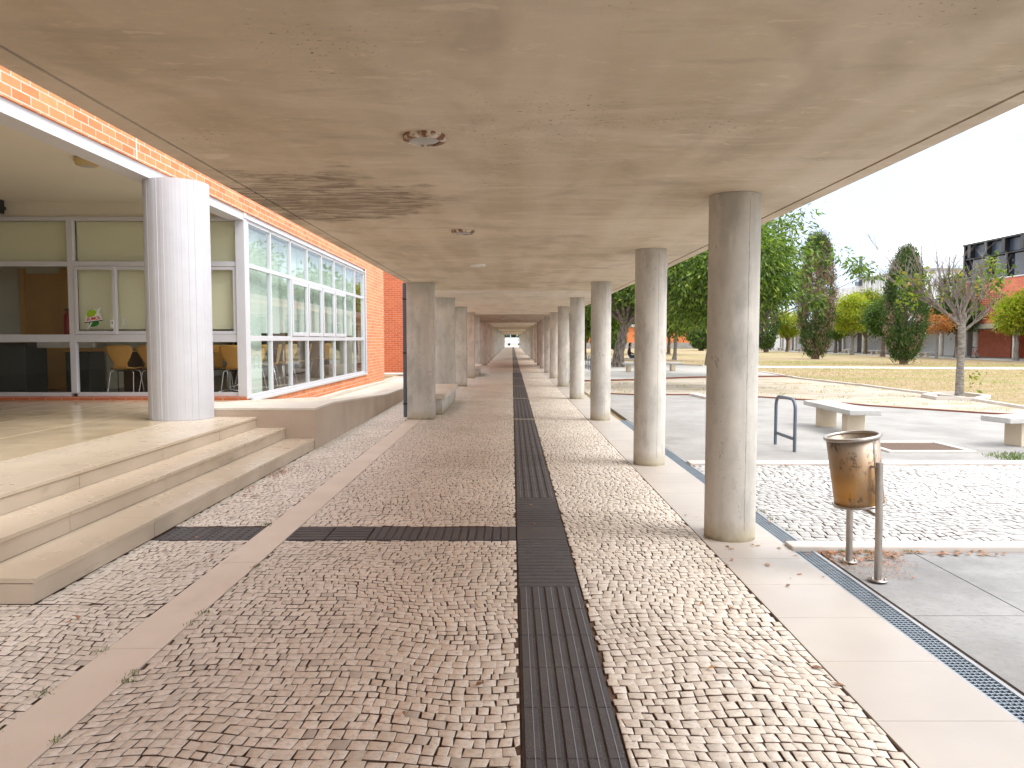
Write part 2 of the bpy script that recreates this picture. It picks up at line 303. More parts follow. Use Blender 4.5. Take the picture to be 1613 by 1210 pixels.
def sock(o,label=None,cat=None,group=None,kind=None):
    if label: o['label']=label
    if cat: o['category']=cat
    if group: o['group']=group
    if kind: o['kind']=kind
    return o
class MB:
    def __init__(s): s.v=[];s.f=[];s.m=[];s.s=[]
    def add(s,vs,fs,mi=0,sm=False):
        b=len(s.v); s.v+= [tuple(x) for x in vs]; s.f+=[tuple(b+i for i in f) for f in fs]; s.m+=[mi]*len(fs); s.s+=[sm]*len(fs); return s
    def box(s,x0,y0,z0,x1,y1,z1,mi=0,mat=None):
        vs=[(x0,y0,z0),(x1,y0,z0),(x1,y1,z0),(x0,y1,z0),(x0,y0,z1),(x1,y0,z1),(x1,y1,z1),(x0,y1,z1)]
        if mat is not None: vs=[tuple(mat@Vector(q)) for q in vs]
        return s.add(vs,[(0,3,2,1),(4,5,6,7),(0,1,5,4),(1,2,6,5),(2,3,7,6),(3,0,4,7)],mi)
    def tube(s,pts,rad,n=10,mi=0,cap=True,sm=True,closed=False):
        pts=[Vector(p) for p in pts]; k=len(pts)
        rad=[rad]*k if isinstance(rad,(int,float)) else rad
        vs=[];fs=[];up=Vector((0,0,1)); prev=None
        for i,p in enumerate(pts):
            if closed: d=pts[(i+1)%k]-pts[i-1]
            else: d=(pts[min(i+1,k-1)]-pts[max(i-1,0)])
            d.normalize()
            if prev is None:
                a_=d.cross(up)
                if a_.length<.1: a_=d.cross(Vector((1,0,0)))
            else: a_=prev-d*prev.dot(d)
            a_.normalize(); prev=a_; b=d.cross(a_)
            for j in range(n):
                th=2*math.pi*j/n; vs.append(p+(a_*math.cos(th)+b*math.sin(th))*rad[i])
        for i in range(k if closed else k-1):
            i2=(i+1)%k
            for j in range(n): fs.append((i*n+j,i*n+(j+1)%n,i2*n+(j+1)%n,i2*n+j))
        s.add(vs,fs,mi,sm)
        if cap and not closed:
            s.add([vs[j] for j in range(n)],[tuple(reversed(range(n)))],mi); s.add([vs[(k-1)*n+j] for j in range(n)],[tuple(range(n))],mi)
        return s
    def lathe(s,prof,n=32,c=(0,0),mi=0,sm=True,mat=None):
        vs=[];fs=[]
        for r,z in prof:
            for j in range(n):
                th=2*math.pi*j/n; q=Vector((c[0]+r*math.cos(th),c[1]+r*math.sin(th),z)); vs.append(mat@q if mat is not None else q)
        for i in range(len(prof)-1):
            for j in range(n): fs.append((i*n+j,i*n+(j+1)%n,(i+1)*n+(j+1)%n,(i+1)*n+j))
        return s.add(vs,fs,mi,sm)
    def poly(s,pts,z0,z1,mi=0):
        n=len(pts); vs=[(x,y,z0) for x,y in pts]+[(x,y,z1) for x,y in pts]
        fs=[tuple(range(n,2*n)),tuple(reversed(range(n)))]+[(i,(i+1)%n,n+(i+1)%n,n+i) for i in range(n)]
        return s.add(vs,fs,mi)
    def build(s,name,mats,parent=None,bev=0,loc=None):
        me=bpy.data.meshes.new(name); me.from_pydata([tuple(q) for q in s.v],[],s.f)
        for m_ in (mats if isinstance(mats,(list,tuple)) else [mats]): me.materials.append(M[m_] if isinstance(m_,str) else m_)
        me.polygons.foreach_set('material_index',s.m); me.polygons.foreach_set('use_smooth',s.s); me.update()
        o=bpy.data.objects.new(name,me); COL.objects.link(o)
        if parent: o.parent=parent
        if loc: o.location=loc
        if bev:
            b=o.modifiers.new('bevel','BEVEL'); b.width=bev; b.segments=2; b.limit_method='ANGLE'; b.angle_limit=R(40)
        return o
def empty(name,loc=(0,0,0),rz=0,label=None,cat=None,group=None):
    o=bpy.data.objects.new(name,None); COL.objects.link(o); o.location=loc; o.rotation_euler.z=rz; o.empty_display_size=.2
    return sock(o,label,cat,group)
def copy_tree(o,parent=None):
    c=o.copy(); COL.objects.link(c); c.parent=parent
    for ch in list(o.children): copy_tree(ch,c)
    return c
def inst(proto,loc,rz=0,label=None,first=[],sc_=None):
    if proto.name in first: o=copy_tree(proto)
    else: first.append(proto.name); o=proto
    o.location=loc; o.rotation_euler.z=rz
    if sc_: o.scale=(sc_,)*3
    if label: o['label']=label
    return o
def struct(o): o['kind']='structure'; return o
def quads_mesh(name,V,F,mat,parent=None,midx=None):
    me=bpy.data.meshes.new(name); me.vertices.add(len(V)); me.vertices.foreach_set('co',V.astype(np.float32).ravel())
    me.loops.add(F.size); me.loops.foreach_set('vertex_index',F.astype(np.int32).ravel())
    me.polygons.add(len(F)); me.polygons.foreach_set('loop_start',np.arange(0,F.size,F.shape[1],dtype=np.int32))
    for m_ in (mat if isinstance(mat,(list,tuple)) else [mat]): me.materials.append(M[m_])
    if midx is not None: me.polygons.foreach_set('material_index',midx.astype(np.int32))
    me.update(calc_edges=True); me.validate()
    o=bpy.data.objects.new(name,me); COL.objects.link(o)
    if parent: o.parent=parent
    return o

# ================================================================== GROUND
g=MB(); g.box(-400,-60,-1.0,400,700,-.06); struct(g.build('ground','lawn'))
# patio boundary (red kerb line)
RK=[(2.35,22.3),(3.6,21.65),(5.3,21.6),(6.96,20.7),(8.0,19.4),(8.63,18.0),(10.3,16.1),(12.2,14.6),(16,12.6)]
struct(MB().poly([(2.30,9.72),(40,9.72),(40,-20)]+[(16.0,12.5)][:0]+[(40,4)]+RK[::-1],-.07,0.0).build('patio_ground','patio')) if False else None
struct(MB().poly([(2.30,9.72),(30,9.72),(30,8.0+1.72),(24,11.0)]+RK[::-1],-.055,0.0).build('patio','patio'))
# dirt patch between red kerb and lawn kerb
LK=[(11.9,12),(12.2,17.8),(12.5,20.4),(12.5,22.3),(12.43,26.5),(12.05,31.2),(12.5,37.2)]
struct(MB().poly([(2.3,20.0),(12,10.5)]+LK+[(2.3,37.2)],-.058,-.035).build('dirt_ground','dirt'))
struct(MB().poly([(2.3,29.2),(4.96,30.2),(7.1,31.8),(9.0,32.6),(12.3,33.2),(12.5,37.2),(11.9,46),(9.2,50.5),(7,56),(2.3,62)],-.057,-.005).build('plaza','plaza'))
# path crossing the lawn
struct(MB().poly([(12.2,44.6),(29,41.4),(60,35.5),(60,38.4),(29,44.1),(12.0,47.2)],-.057,-.03).build('white_lawn_path','path'))
def ribbon(name,pts,w_,z0,z1,mat,wob=0):
    mb=MB(); P=[Vector((p[0],p[1],0)) for p in pts]
    # subdivide
    Q=[]
    for a_,b in zip(P[:-1],P[1:]):
        k=max(1,int((b-a_).length/.6))
        for i in range(k): Q.append(a_.lerp(b,i/k))
    Q.append(P[-1]); vs=[]
    for i,p in enumerate(Q):
        d=(Q[min(i+1,len(Q)-1)]-Q[max(i-1,0)]).normalized(); nn=Vector((-d.y,d.x,0))
        p=p+nn*random.uniform(-wob,wob); zz_=z1+random.uniform(-wob,wob)*.3
        vs+=[p+nn*w_/2+Vector((0,0,z0)),p-nn*w_/2+Vector((0,0,z0)),p-nn*w_/2+Vector((0,0,zz_)),p+nn*w_/2+Vector((0,0,zz_))]
    fs=[]
    for i in range(len(Q)-1):
        for j in range(4): fs.append((i*4+j,i*4+(j+1)%4,i*4+4+(j+1)%4,i*4+4+j))
    fs+=[(0,1,2,3),tuple((len(Q)-1)*4+j for j in (3,2,1,0))]
    mb.add(vs,fs); return struct(mb.build(name,mat))
ribbon('red_kerb',[(p[0],p[1]+.06) for p in RK],.09,-.05,.035,'redkerb',.012)
ribbon('plaza_kerb',[(2.4,29.2),(4.96,30.2),(7.1,31.8),(9.0,32.6),(12.2,33.1)],.10,-.05,.03,'redkerb',.01)
ribbon('lawn_kerb',LK+[(12.0,45)],.14,-.05,.03,'kerb',.02)
ribbon('plaza_edge_kerb',[(12.0,46.9),(9.2,50.6),(7,56)],.14,-.05,.05,'kerb',.01)
ribbon('tree_planter_kerb',[(12.45,21.9),(11.75,21.3),(11.6,20.35),(12.5,20.1),(13.3,20.9),(13.4,22.2),(12.5,22.1)],.16,-.05,.06,'kerb',.01)
# loose stone at the kerb corner
mb=MB(); mb.box(5.2,20.1,-.02,5.5,21.6,.07,mat=Matrix.Rotation(R(4),4,'Z')@Matrix.Translation((1.4,-.4,0))); struct(mb.build('kerb_stone','kerb',bev=.02))
# courtyard strips near the canopy
x1=30
struct(MB().box(2.127,5.61,-.06,x1,5.77,.035).build('kerb_near_bin','kerb',bev=.012))
struct(MB().box(2.28,9.50,-.06,x1,9.72,.03).build('kerb_by_patio','kerb',bev=.012))
# grey slabs, as separate slabs of one paving
mb=MB(); ys=[-6,-4.4,-2.8,-1.2,.4,2.0,3.15,4.3,5.6]
for j in range(len(ys)-1):
    x=2.34-.55*(j%2)
    while x<14:
        xa=max(x,2.34); xb=x+1.25
        if xb-xa>.1: mb.box(xa+.004,ys[j]+.004,-.05,xb-.004,ys[j+1]-.004,-.012+random.uniform(-.002,.002))
        x=xb
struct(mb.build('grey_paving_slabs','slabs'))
struct(MB().box(2.3,-6,-.055,x1,5.62,-.022).build('slab_bedding','joint'))
# tree pit near bench
for k,(px_,py_) in enumerate([(5.85,10.95)]):
    mb=MB(); a0,a1,b0,b1=5.35,6.6,10.55,11.6
    mb.box(a0,b0,-.03,a1,b0+.09,.028).box(a0,b1-.09,-.03,a1,b1,.028).box(a0,b0+.09,-.03,a0+.09,b1-.09,.028).box(a1-.09,b0+.09,-.03,a1,b1-.09,.028)
    struct(mb.build('tree_pit_kerb','kerb',bev=.01)); struct(MB().box(a0+.09,b0+.09,-.03,a1-.09,b1-.09,.008).build('tree_pit_soil','litter'if False else 'joint'))
# ---- bedding sheets
struct(MB().box(-5.2,-6,-.055,2.12,175,-.012).build('corridor_bedding','joint'))
struct(MB().box(2.28,5.76,-.055,x1,9.5,-.012).build('courtyard_bedding','joint'))
struct(MB().box(-1.82,36.8,-.05,1.52,175,-.002).build('corridor_far_paving','far_pave'))
struct(MB().box(-40,175,-.05,40,260,-.002).build('far_forecourt','plaza'))
# stone strips
mb=MB(); y=-5.2; 
while y<170: mb.box(-2.10,y+.002,-.03,-1.82,y+1.498 if y<60 else y+2.99,.002+random.uniform(-.0008,.0008)); y+=1.5 if y<60 else 3.0
struct(mb.build('left_stone_strip','strip',bev=.003))
mb=MB(); y=3.64-.585*15
while y<170:
    s_=.585 if y<16 else 5.85
    mb.box(1.525,y+.0015,-.03,2.125,y+s_-.0015,.004+random.uniform(-.0006,.0006)); y+=s_
struct(mb.build('right_stone_strip','strip_w',bev=.002))
COLY=[15.07+5.42*i for i in range(28)]
mb=MB()
for yy in COLY: mb.box(-1.82,yy-.045,-.03,1.525,yy+.045,.003)
struct(mb.build('cross_strips','strip'))
# ---- cobbles
def warp(x,y,s=0):
    dx=.040*np.sin(y*2.3+1.3*np.sin(x*1.7+s))+.018*np.sin(y*5.1+x*2.2+s)
    dy=.042*np.sin(x*3.1+1.2*np.sin(y*1.3+s))+.020*np.sin(x*7.3+y*1.9)+.02*np.sin(x*1.1+y*.7+2)
    return x+dx,y+dy
def cobbles(name,rects,sx,sy,gap,mat,seed,zb=0,rough=.0018,flip=False):
    r=random.Random(seed); VV=[];FF=[];MI=[]
    base=np.array([(0,1,2,3)]) 
    for (X0,X1,Y0,Y1) in rects:
        y=Y0-.1-r.random()*sy
        while y<Y1+.1:
            h=sy*r.uniform(.86,1.14); x=X0-.15-r.random()*sx
            rowslope=r.uniform(-.01,.01)
            while x<X1+.15:
                w_=sx*r.uniform(.72,1.32)
                g_=gap*r.uniform(.7,1.5)/2
                c=[(x+g_,y+g_*1.25),(x+w_-g_,y+g_*1.25),(x+w_-g_,y+h-g_*1.25),(x+g_,y+h-g_*1.25)]
                x+=w_
                pts=[]
                for (a_,b) in c:
                    a_,b=warp(a_,b); a_+=r.uniform(-1,1)*sx*.085; b+=r.uniform(-1,1)*sy*.085
                    pts.append((min(max(a_,X0+.003),X1-.003),min(max(b,Y0+.003),Y1-.003)))
                wx=(pts[1][0]-pts[0][0]+pts[2][0]-pts[3][0])/2; wy=(pts[3][1]-pts[0][1]+pts[2][1]-pts[1][1])/2
                if wx<.018 or wy<.018: continue
                cx_=sum(p[0] for p in pts)/4; cy_=sum(p[1] for p in pts)/4
                z=zb+r.uniform(-rough,rough*.6); tx=r.uniform(-.022,.022); ty=r.uniform(-.022,.022)
                n0=len(VV)
                k=min(.24,.0035/min(wx,wy)*2)
                for f,dz in ((0,-.024),(0,-.0022),(k,0)):
                    for p in pts:
                        qx=p[0]+(cx_-p[0])*f; qy=p[1]+(cy_-p[1])*f
                        VV.append((qx,qy,z+dz+((qx-cx_)*tx+(qy-cy_)*ty if f else 0)))
                for b in (0,4):
                    for i in range(4): FF.append((n0+b+i,n0+b+(i+1)%4,n0+b+4+(i+1)%4,n0+b+4+i)); MI.append(1 if b==0 else 0)
                FF.append((n0+8,n0+9,n0+10,n0+11)); MI.append(0)
            y+=h
    o=quads_mesh(name,np.array(VV),np.array(FF),[mat,'joint'],None,np.array(MI))
    return struct(o)
YE=[2.2,5.90]; 
rc=[(-1.82,.035,2.1,5.905),(-1.82,.035,6.355,COLY[0]-.045),(.445,1.525,2.1,COLY[0]-.045)]
for i in range(4):
    a_,b=COLY[i]+.045,COLY[i+1]-.045; rc+=[(-1.82,.035,a_,b),(.445,1.525,a_,b)]
cobbles('corridor_cobbles',rc,.060,.064,.0038,'cobble',3)
cobbles('side_cobbles',[(-2.902,-2.10,4.45,5.905),(-2.902,-2.10,6.355,22),(-4.9,-2.10,2.1,4.45)],.060,.062,.0038,'cobble',4)
cobbles('courtyard_cobbles',[(2.30,9.5,5.76,9.5)],.088,.088,.0068,'cobble_w',5,0)
struct(MB().box(9.5,5.76,-.05,x1,9.5,0).build('courtyard_far_cobbles','far_pave'))
# left side of corridor beyond the ramp
struct(MB().box(-5.2,22.0,-.05,-2.1,33,-.004).build('side_far_paving','far_pave'))
# ---- tactile paving
mb=MB(); X0,X1=.04,.44
def slab(x0,y0,x1_,y1_,along,n,mb=mb,studs=False,plain=False):
    mb.box(x0+.002,y0+.002,-.03,x1_-.002,y1_-.002,-.004 if not plain else .003)
    if plain: return
    if studs:
        nx=max(2,int((x1_-x0)/.065)); ny=6
        for i in range(nx):
            for j in range(ny):
                cx_=x0+(i+.5)*(x1_-x0)/nx; cy_=y0+(j+.5)*(y1_-y0)/ny
                mb.lathe([(.017,-.004),(.013,.003),(.0001,.003)],8,(cx_,cy_))
        return
    for i in range(n):
        if along=='y':
            w_=(x1_-x0)/n; a_=x0+i*w_+w_*.17; b=a_+w_*.68
            mb.add([(a_-.004,y0+.001,-.005),(b+.004,y0+.001,-.005),(b+.004,y1_-.001,-.005),(a_-.004,y1_-.001,-.005),(a_,y0+.006,.005),(b,y0+.006,.005),(b,y1_-.006,.005),(a_,y1_-.006,.005)],[(4,5,6,7),(0,1,5,4),(1,2,6,5),(2,3,7,6),(3,0,4,7)])
        else:
            w_=(y1_-y0)/n; a_=y0+i*w_+w_*.17; b=a_+w_*.68
            mb.add([(x0+.003,a_-.004,-.004),(x1_-.003,a_-.004,-.004),(x1_-.003,b+.004,-.004),(x0+.003,b+.004,-.004),(x0+.006,a_,.005),(x1_-.006,a_,.005),(x1_-.006,b,.005),(x0+.006,b,.005)],[(4,5,6,7),(0,1,5,4),(1,2,6,5),(2,3,7,6),(3,0,4,7)])
tl=MB()
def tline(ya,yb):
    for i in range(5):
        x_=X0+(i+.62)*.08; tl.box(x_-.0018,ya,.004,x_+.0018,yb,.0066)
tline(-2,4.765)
y=4.77
while y>-2: slab(X0,y-.4,X1,y,'y',5); y-=.4
for a_ in (4.77,5.15,5.53): slab(X0,a_,X1,a_+.385,'x',5)
slab(X0,5.92,X1,6.345,'x',1,plain=True)
for a_ in (6.345,6.73,7.115): slab(X0,a_,X1,a_+.385,'x',5)
y=7.5
for yy in COLY+[176]:
    n=max(1,round((yy-.045-y)/.4)); s_=(yy-.045-y)/n
    if y<60:
        for i in range(n): slab(X0,y+i*s_,X1,y+(i+1)*s_,'y',5)
    else: slab(X0,y,X1,yy-.045,'y',5)
    y=yy+.045
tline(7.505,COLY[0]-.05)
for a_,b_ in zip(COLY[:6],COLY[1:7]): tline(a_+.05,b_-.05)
M['tline']=simple('lit_worn_line',(.26,.27,.30),.6,0,.3,25)  # pale strips: light on the rib edges put into colour, together with wear
struct(mb.build('tactile_strip','tactile')); struct(tl.build('tactile_lit_worn_lines','tline'))
mb=MB()
xs=[.035-.4*i for i in range(5)]
n0=len(mb.v)
for i in range(3): slab(.035-.4*(i+1),5.925,.035-.4*i,6.335,'y',6,mb)
slab(-1.50,5.925,-1.17,6.335,'x',5,mb); slab(-1.815,5.925,-1.505,6.335,'x',5,mb)
# slight waviness of the hand laid branch
mb.v=[(x,y+.012*math.sin(x*4.2)-.01*x*0+(.02*math.sin(x*1.7)),z) for x,y,z in mb.v]
slab(-2.48,5.925,-2.105,6.335,'x',5,mb,studs=True); slab(-2.87,5.925,-2.485,6.335,'x',5,mb,studs=True)
struct(mb.build('tactile_branch','tactile'))
# ---- drain
def drain(y0,y1,nm,lab):
    e=empty(nm,(2.205,y0,0),0,lab,'drain grate','drain grates beside the canopy')
    m_=MB(); m_.box(-.075,0,-.04,.095,y1-y0,-.03).build('channel','drainpit',e)
    f=MB(); f.box(-.078,0,-.03,-.066,y1-y0,.001).box(.072,0,-.03,.095,y1-y0,.001); f.build('frame','drainframe',e)
    gr=MB(); y=0.01
    while y<y1-y0: gr.box(-.065,y,-.018,.071,y+.008,-.003); y+=.030
    for k in range(6): gr.box(-.064+k*.0265,0,-.016,-.060+k*.0265,y1-y0,-.002)
    gr.build('grate','galv',e)
drain(-3,5.60,'drain_grate','long steel drain grate beside the pale strip in front of the litter bin')
drain(5.78,14.9,'drain_grate','steel drain grate beyond the kerb, behind the nearest round column')

# ================================================================== CANOPY
def canopy(y0,y1,mat,label,inner=True):
    e=empty('canopy_slab',(.15,y0,2.74),0,label,'canopy','canopy slabs over the walkway')
    L_=y1-y0
    if inner:
        MB().box(-2.13,0,0,2.19,L_,.10).build('soffit',mat,e)
        s=MB(); s.box(-2.27,0,-.004,-2.145,L_,.10).box(2.205,0,-.004,2.32,L_,.10); s.build('drip_edge',mat,e)
        MB().box(-2.27,0,.10,2.32,L_,.26).build('upper_slab','pillar',e)
    return e
canopy(-12,17.38,'soffit','stained brown concrete canopy slab overhead, nearest the viewer')
segs=['pale canopy slab after the first joint, over the second to fourth left pillars','darker canopy slab with small lamps, two joints into the corridor','pale canopy slab far down the corridor, between two darker ones','far darker canopy slab, fourth joint into the corridor']
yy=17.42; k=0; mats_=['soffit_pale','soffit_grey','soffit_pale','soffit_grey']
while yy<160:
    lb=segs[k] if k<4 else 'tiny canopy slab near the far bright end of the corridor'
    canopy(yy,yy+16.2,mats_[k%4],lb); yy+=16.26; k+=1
# round columns
def col_proto():
    e=empty('round_column'); e['category']='column'; e['group']='round concrete columns along the right side'
    m_=MB(); m_.lathe([(.2,0.004),(.2,2.738)],72); m_.build('shaft','column',e)
    s=MB(); th=R(-72); Z=Matrix.Rotation(th,4,'Z')
    pv=[]; z=.1; vs=[];fs=[]
    k=0
    while z<2.72:
        w_=random.uniform(.002,.005); j=random.uniform(-.002,.002); d=random.uniform(.2005,.2025)
        vs+=[(.198,j-w_,z),(d,j,z),(.198,j+w_,z)]; 
        if k: fs+=[(3*k-3,3*k-2,3*k+1,3*k),(3*k-2,3*k-1,3*k+2,3*k+1)]
        k+=1; z+=.035
    s.add([tuple(Z@Vector(q)) for q in vs],fs); s.build('formwork_seam','seam',e)
    return e
cp=col_proto()
names=['nearest and largest round column, to the left of the litter bin','second round column from the viewer, left of the bike stand','third round column, where the first canopy slab ends, its base level with the first left pillar',
 'fourth round column on the right, just past the first canopy joint','fifth round column on the right of the walkway','sixth round column on the right of the walkway','seventh round column on the right of the walkway','eighth round column on the right of the walkway']
for i,yy in enumerate([6.02,9.60,14.95]+[14.95+5.42*k for k in range(1,28)]):
    lb=names[i] if i<len(names) else 'one of the far round columns that merge into a wall at the right of the corridor'
    inst(cp,(1.77,yy,0),0,lb)
# left pillars
e=empty('rectangular_pillar'); e['category']='pillar'; e['group']='rectangular concrete pillars along the left side'
MB().box(-.27,0,.003,.27,.30,2.738).build('shaft','pillar',e,bev=.008)
s=MB(); s.box(.2705,.004,.0,.274,.03,2.73); s.build('pale_edge_strip','strip_w',e)  # thin pale strip down the front edge of the right face
pn=['nearest rectangular pillar, with the dark downpipe on its left','second rectangular pillar, behind the low concrete seat','third rectangular pillar on the left, tinted pinkish','fourth rectangular pillar on the left','fifth rectangular pillar on the left, before the wide gap']
for i,k in enumerate([0,1,2,3,4,6,7,8,9,10,11,12,13,14,15,16,17,18,19,20,21,22,23,24,25,26,27]):
    lb=pn[i] if i<5 else ('pillar that follows the wide gap in the left row' if i==5 else 'one of the far rectangular pillars that merge into a wall at the left of the corridor')
    inst(e,(-1.835,15.0+5.42*k,0),0,lb)
dp=empty('downpipe',(-2.155,15.08,0),0,'thin dark grey downpipe on the left edge of the nearest pillar','downpipe')
m_=MB(); m_.box(-.035,-.03,.04,.035,.03,2.74); m_.build('pipe','pipe',dp,bev=.01)
for z in (.3,1.32,2.4): MB().box(-.04,-.035,z,.045,.035,z+.03).build('bracket','black',dp)
# seats between pillars
def seat(y,L_,lab):
    e=empty('concrete_seat',(-1.75,y,0),0,lab,'seat','low concrete seats between left pillars')
    MB().box(-.26,.08,0,.26,L_-.08,.335).build('base','pillar',e,bev=.01)
    MB().box(-.32,0,.338,.33,L_,.46).build('seat_slab','strip',e,bev=.012)
seat(15.9,3.6,'low concrete seat behind the nearest left pillar'); seat(32.6,3.0,'distant low concrete seat behind the fourth left pillar')
# canopy lights
def clight(x,y,clean,lab,rw=.12):
    e=empty('ceiling_light',(x,y,2.74),0,lab,'ceiling light','round lights under the canopy')
    m_=MB(); m_.lathe([(rw,0),(rw,-.024),(rw*.93,-.032),(rw*.74,-.032),(rw*.72,-.018)],40); m_.build('ring','lampwhite' if clean else 'lampring',e)
    MB().lathe([(rw*.73,-.020),(rw*.6,-.030),(rw*.3,-.036),(.0005,-.038)],40).build('lens','lampwhite' if clean else 'lampglass',e)
clight(-.49,4.27,0,'rusty round ceiling light with peeling paint, nearest the viewer')
clight(-.51,7.9,0,'second round ceiling light with peeling ring')
clight(-.52,11.4,1,'clean white round ceiling light before the first joint')
for i,y in enumerate((37,40.5,44)): clight(-.5,y,0,'small dark ceiling light far along, '+['first','second','third'][i]+' of three under the darker slab')

# ================================================================== LEFT BUILDING
BX=-4.94; FY=14.0
B=empty('brick_building',(BX,FY,0),0,'orange brick building with white framed windows and porch at left','building')
def bp(mb,name,mats,parent=B,bev=0):
    mb.v=[(x-BX,y-FY,z) for x,y,z in mb.v] if parent is B else mb.v
    return mb.build(name,mats,parent,bev)
m_=MB(); m_.box(BX-.30,-6,3.965,BX,25.30,7.0).box(BX-.30,25.30,-.5,BX,28.95,7.0).box(BX-.22,FY+.15,-.3,BX-.004,25.30,.48)
bp(m_,'brick_wall','brick_y')
m_=MB(); bp(MB().box(-16,28.65,-.5,BX-.3,28.95,7),'back_brickwork','brick_x'); m_.box(-16,FY-.08,.482,BX-.004,FY+.06,.545); bp(m_,'front_brickwork','brick_x')
bp(MB().box(-16.3,-6.3,-.1,BX,-6.002,7),'added_rear_wall','brick_x')  # unseen wall behind the camera, added to block sky reflections in the storefront
bp(MB().box(-16.3,-6,-.1,-16.002,28.65,7),'end_wall','cream')  # unseen left side, added to close the porch so light enters from the right
bp(MB().box(-16,-6,7,BX+.05,29,7.3),'roof','cream')
bp(MB().box(BX-.012,10.0,3.97,BX+.004,10.03,6.95),'movement_joint','grout')
# fascia beam
m_=MB(); m_.box(BX-.30,-6,3.885,BX-.035,25.42,3.963); m_.box(BX-.28,-6,3.80,BX+.0,10.5,3.883); m_.box(BX-.28,10.5,3.80,BX+.0,FY-.06,3.883); m_.box(BX-.16,FY-.06,3.845,BX+.015,25.42,3.883)
bp(m_,'fascia_beam','white_paint')
bp(MB().box(-16,-6,4.15,BX-.30,14.2,4.25),'porch_ceiling','cream')
bp(MB().box(-16,FY+.02,3.87,BX-.02,FY+.16,4.15),'wall_above_window','cream')
bp(MB().box(-16,14.2,3.95,BX-.3,28.6,4.05),'room_ceiling','cream')
# interior
m_=MB(); m_.box(-15.9,FY+.1,.40,BX-.24,28.5,.478); bp(m_,'room_floor','intfloor')
m_=MB(); m_.box(-15.9,17.0,.48,-9.2,17.12,3.94).box(-12.0,24.6,.48,BX-.3,24.7,3.94).box(-9.32,17.12,.48,-9.2,24.6,3.94); bp(m_,'room_wall','cream')
d=bp(MB().box(-10.95,16.94,.48,-10.15,16.995,3.08),'inner_door','oakdoor'); 
m_=MB(); m_.box(-11.07,16.92,.48,-10.952,16.99,3.2).box(-10.148,16.92,.48,-9.75,16.99,3.2); bp(m_,'door_frame','ply')
m_=MB(); m_.box(-9.0,24.3,.48,-6.0,24.55,2.0); bp(m_,'wall_panel','darkwood')
# ---- window frames: front (facing camera)
def frame_rect(mb,ax,u0,u1,z0,z1,t_,d0,d1):
    for (a_,b,c,d_) in ((u0,u1,z0,z0+t_),(u0,u1,z1-t_,z1),(u0,u0+t_,z0+t_,z1-t_),(u1-t_,u1,z0+t_,z1-t_)):
        if ax=='x': mb.box(a_,d0,c,b,d1,d_)
        else: mb.box(d0,a_,c,d1,b,d_)
F_=empty('storefront',(BX,FY,0),0); F_.parent=B; F_.location=(0,0,0)
def fp(mb,name,mats,parent,bev=0):
    mb.v=[(x-BX,y-FY,z) for x,y,z in mb.v]; return mb.build(name,mats,parent,bev)
cols_=[-14.7,-13.05,-11.42,-9.80,-8.18,-6.56,BX-.10]
m_=MB()
for x in cols_[:-1]: m_.box(x-.055,FY-.03,.60,x+.055,FY+.07,3.87)
m_.box(BX-.17,FY-.05,.50,BX+.0,FY+.09,3.845)
xl=-15.9
for i in range(len(cols_)-1):
    xa,xb=cols_[i]+.055,(cols_[i+1]-.055 if i<len(cols_)-2 else BX-.17)
    for z0,z1 in ((.545,.62),(1.56,1.70),(2.96,3.05),(3.80,3.87)): m_.box(xa,FY-.028,z0,xb,FY+.068,z1)
F_=fp(m_,'window_frame','white_paint',B,.004)
for i in range(len(cols_)-1):
    xa,xb=cols_[i]+.055,(cols_[i+1]-.055 if i<len(cols_)-2 else BX-.17)
    for z0,z1 in ((.62,1.56),(1.70,2.96),(3.05,3.80)):
        if i>=4 and z0==1.70: continue
        fp(MB().box(xa+.002,FY+.02,z0+.002,xb-.002,FY+.03,z1-.002),'pane','glass',F_)
    if i>=4:
        xm=(xa+xb)/2; 
        for (a_,b,dy) in ((xa,xm+.03,-.045),(xm-.03,xb,-.02)):
            s=MB(); frame_rect(s,'x',a_+.01,b-.01,1.705,2.955,.06,FY+dy,FY+dy+.022); sf=fp(s,'sliding_sash','white_paint',B,.003)
            fp(MB().box(a_+.072,FY+dy+.008,1.767,b-.072,FY+dy+.014,2.893),'pane','glass',sf)
        fp(MB().box(xa,FY+.12,1.80,xb,FY+.125,3.80),'roller_blind','blind',B)
    elif i>=3: fp(MB().box(xa,FY+.12,3.0,xb,FY+.125,3.80),'roller_blind','blind',B)
    else: fp(MB().box(xa,FY+.12,2.9,xb,FY+.125,3.80),'roller_blind','blind',B)
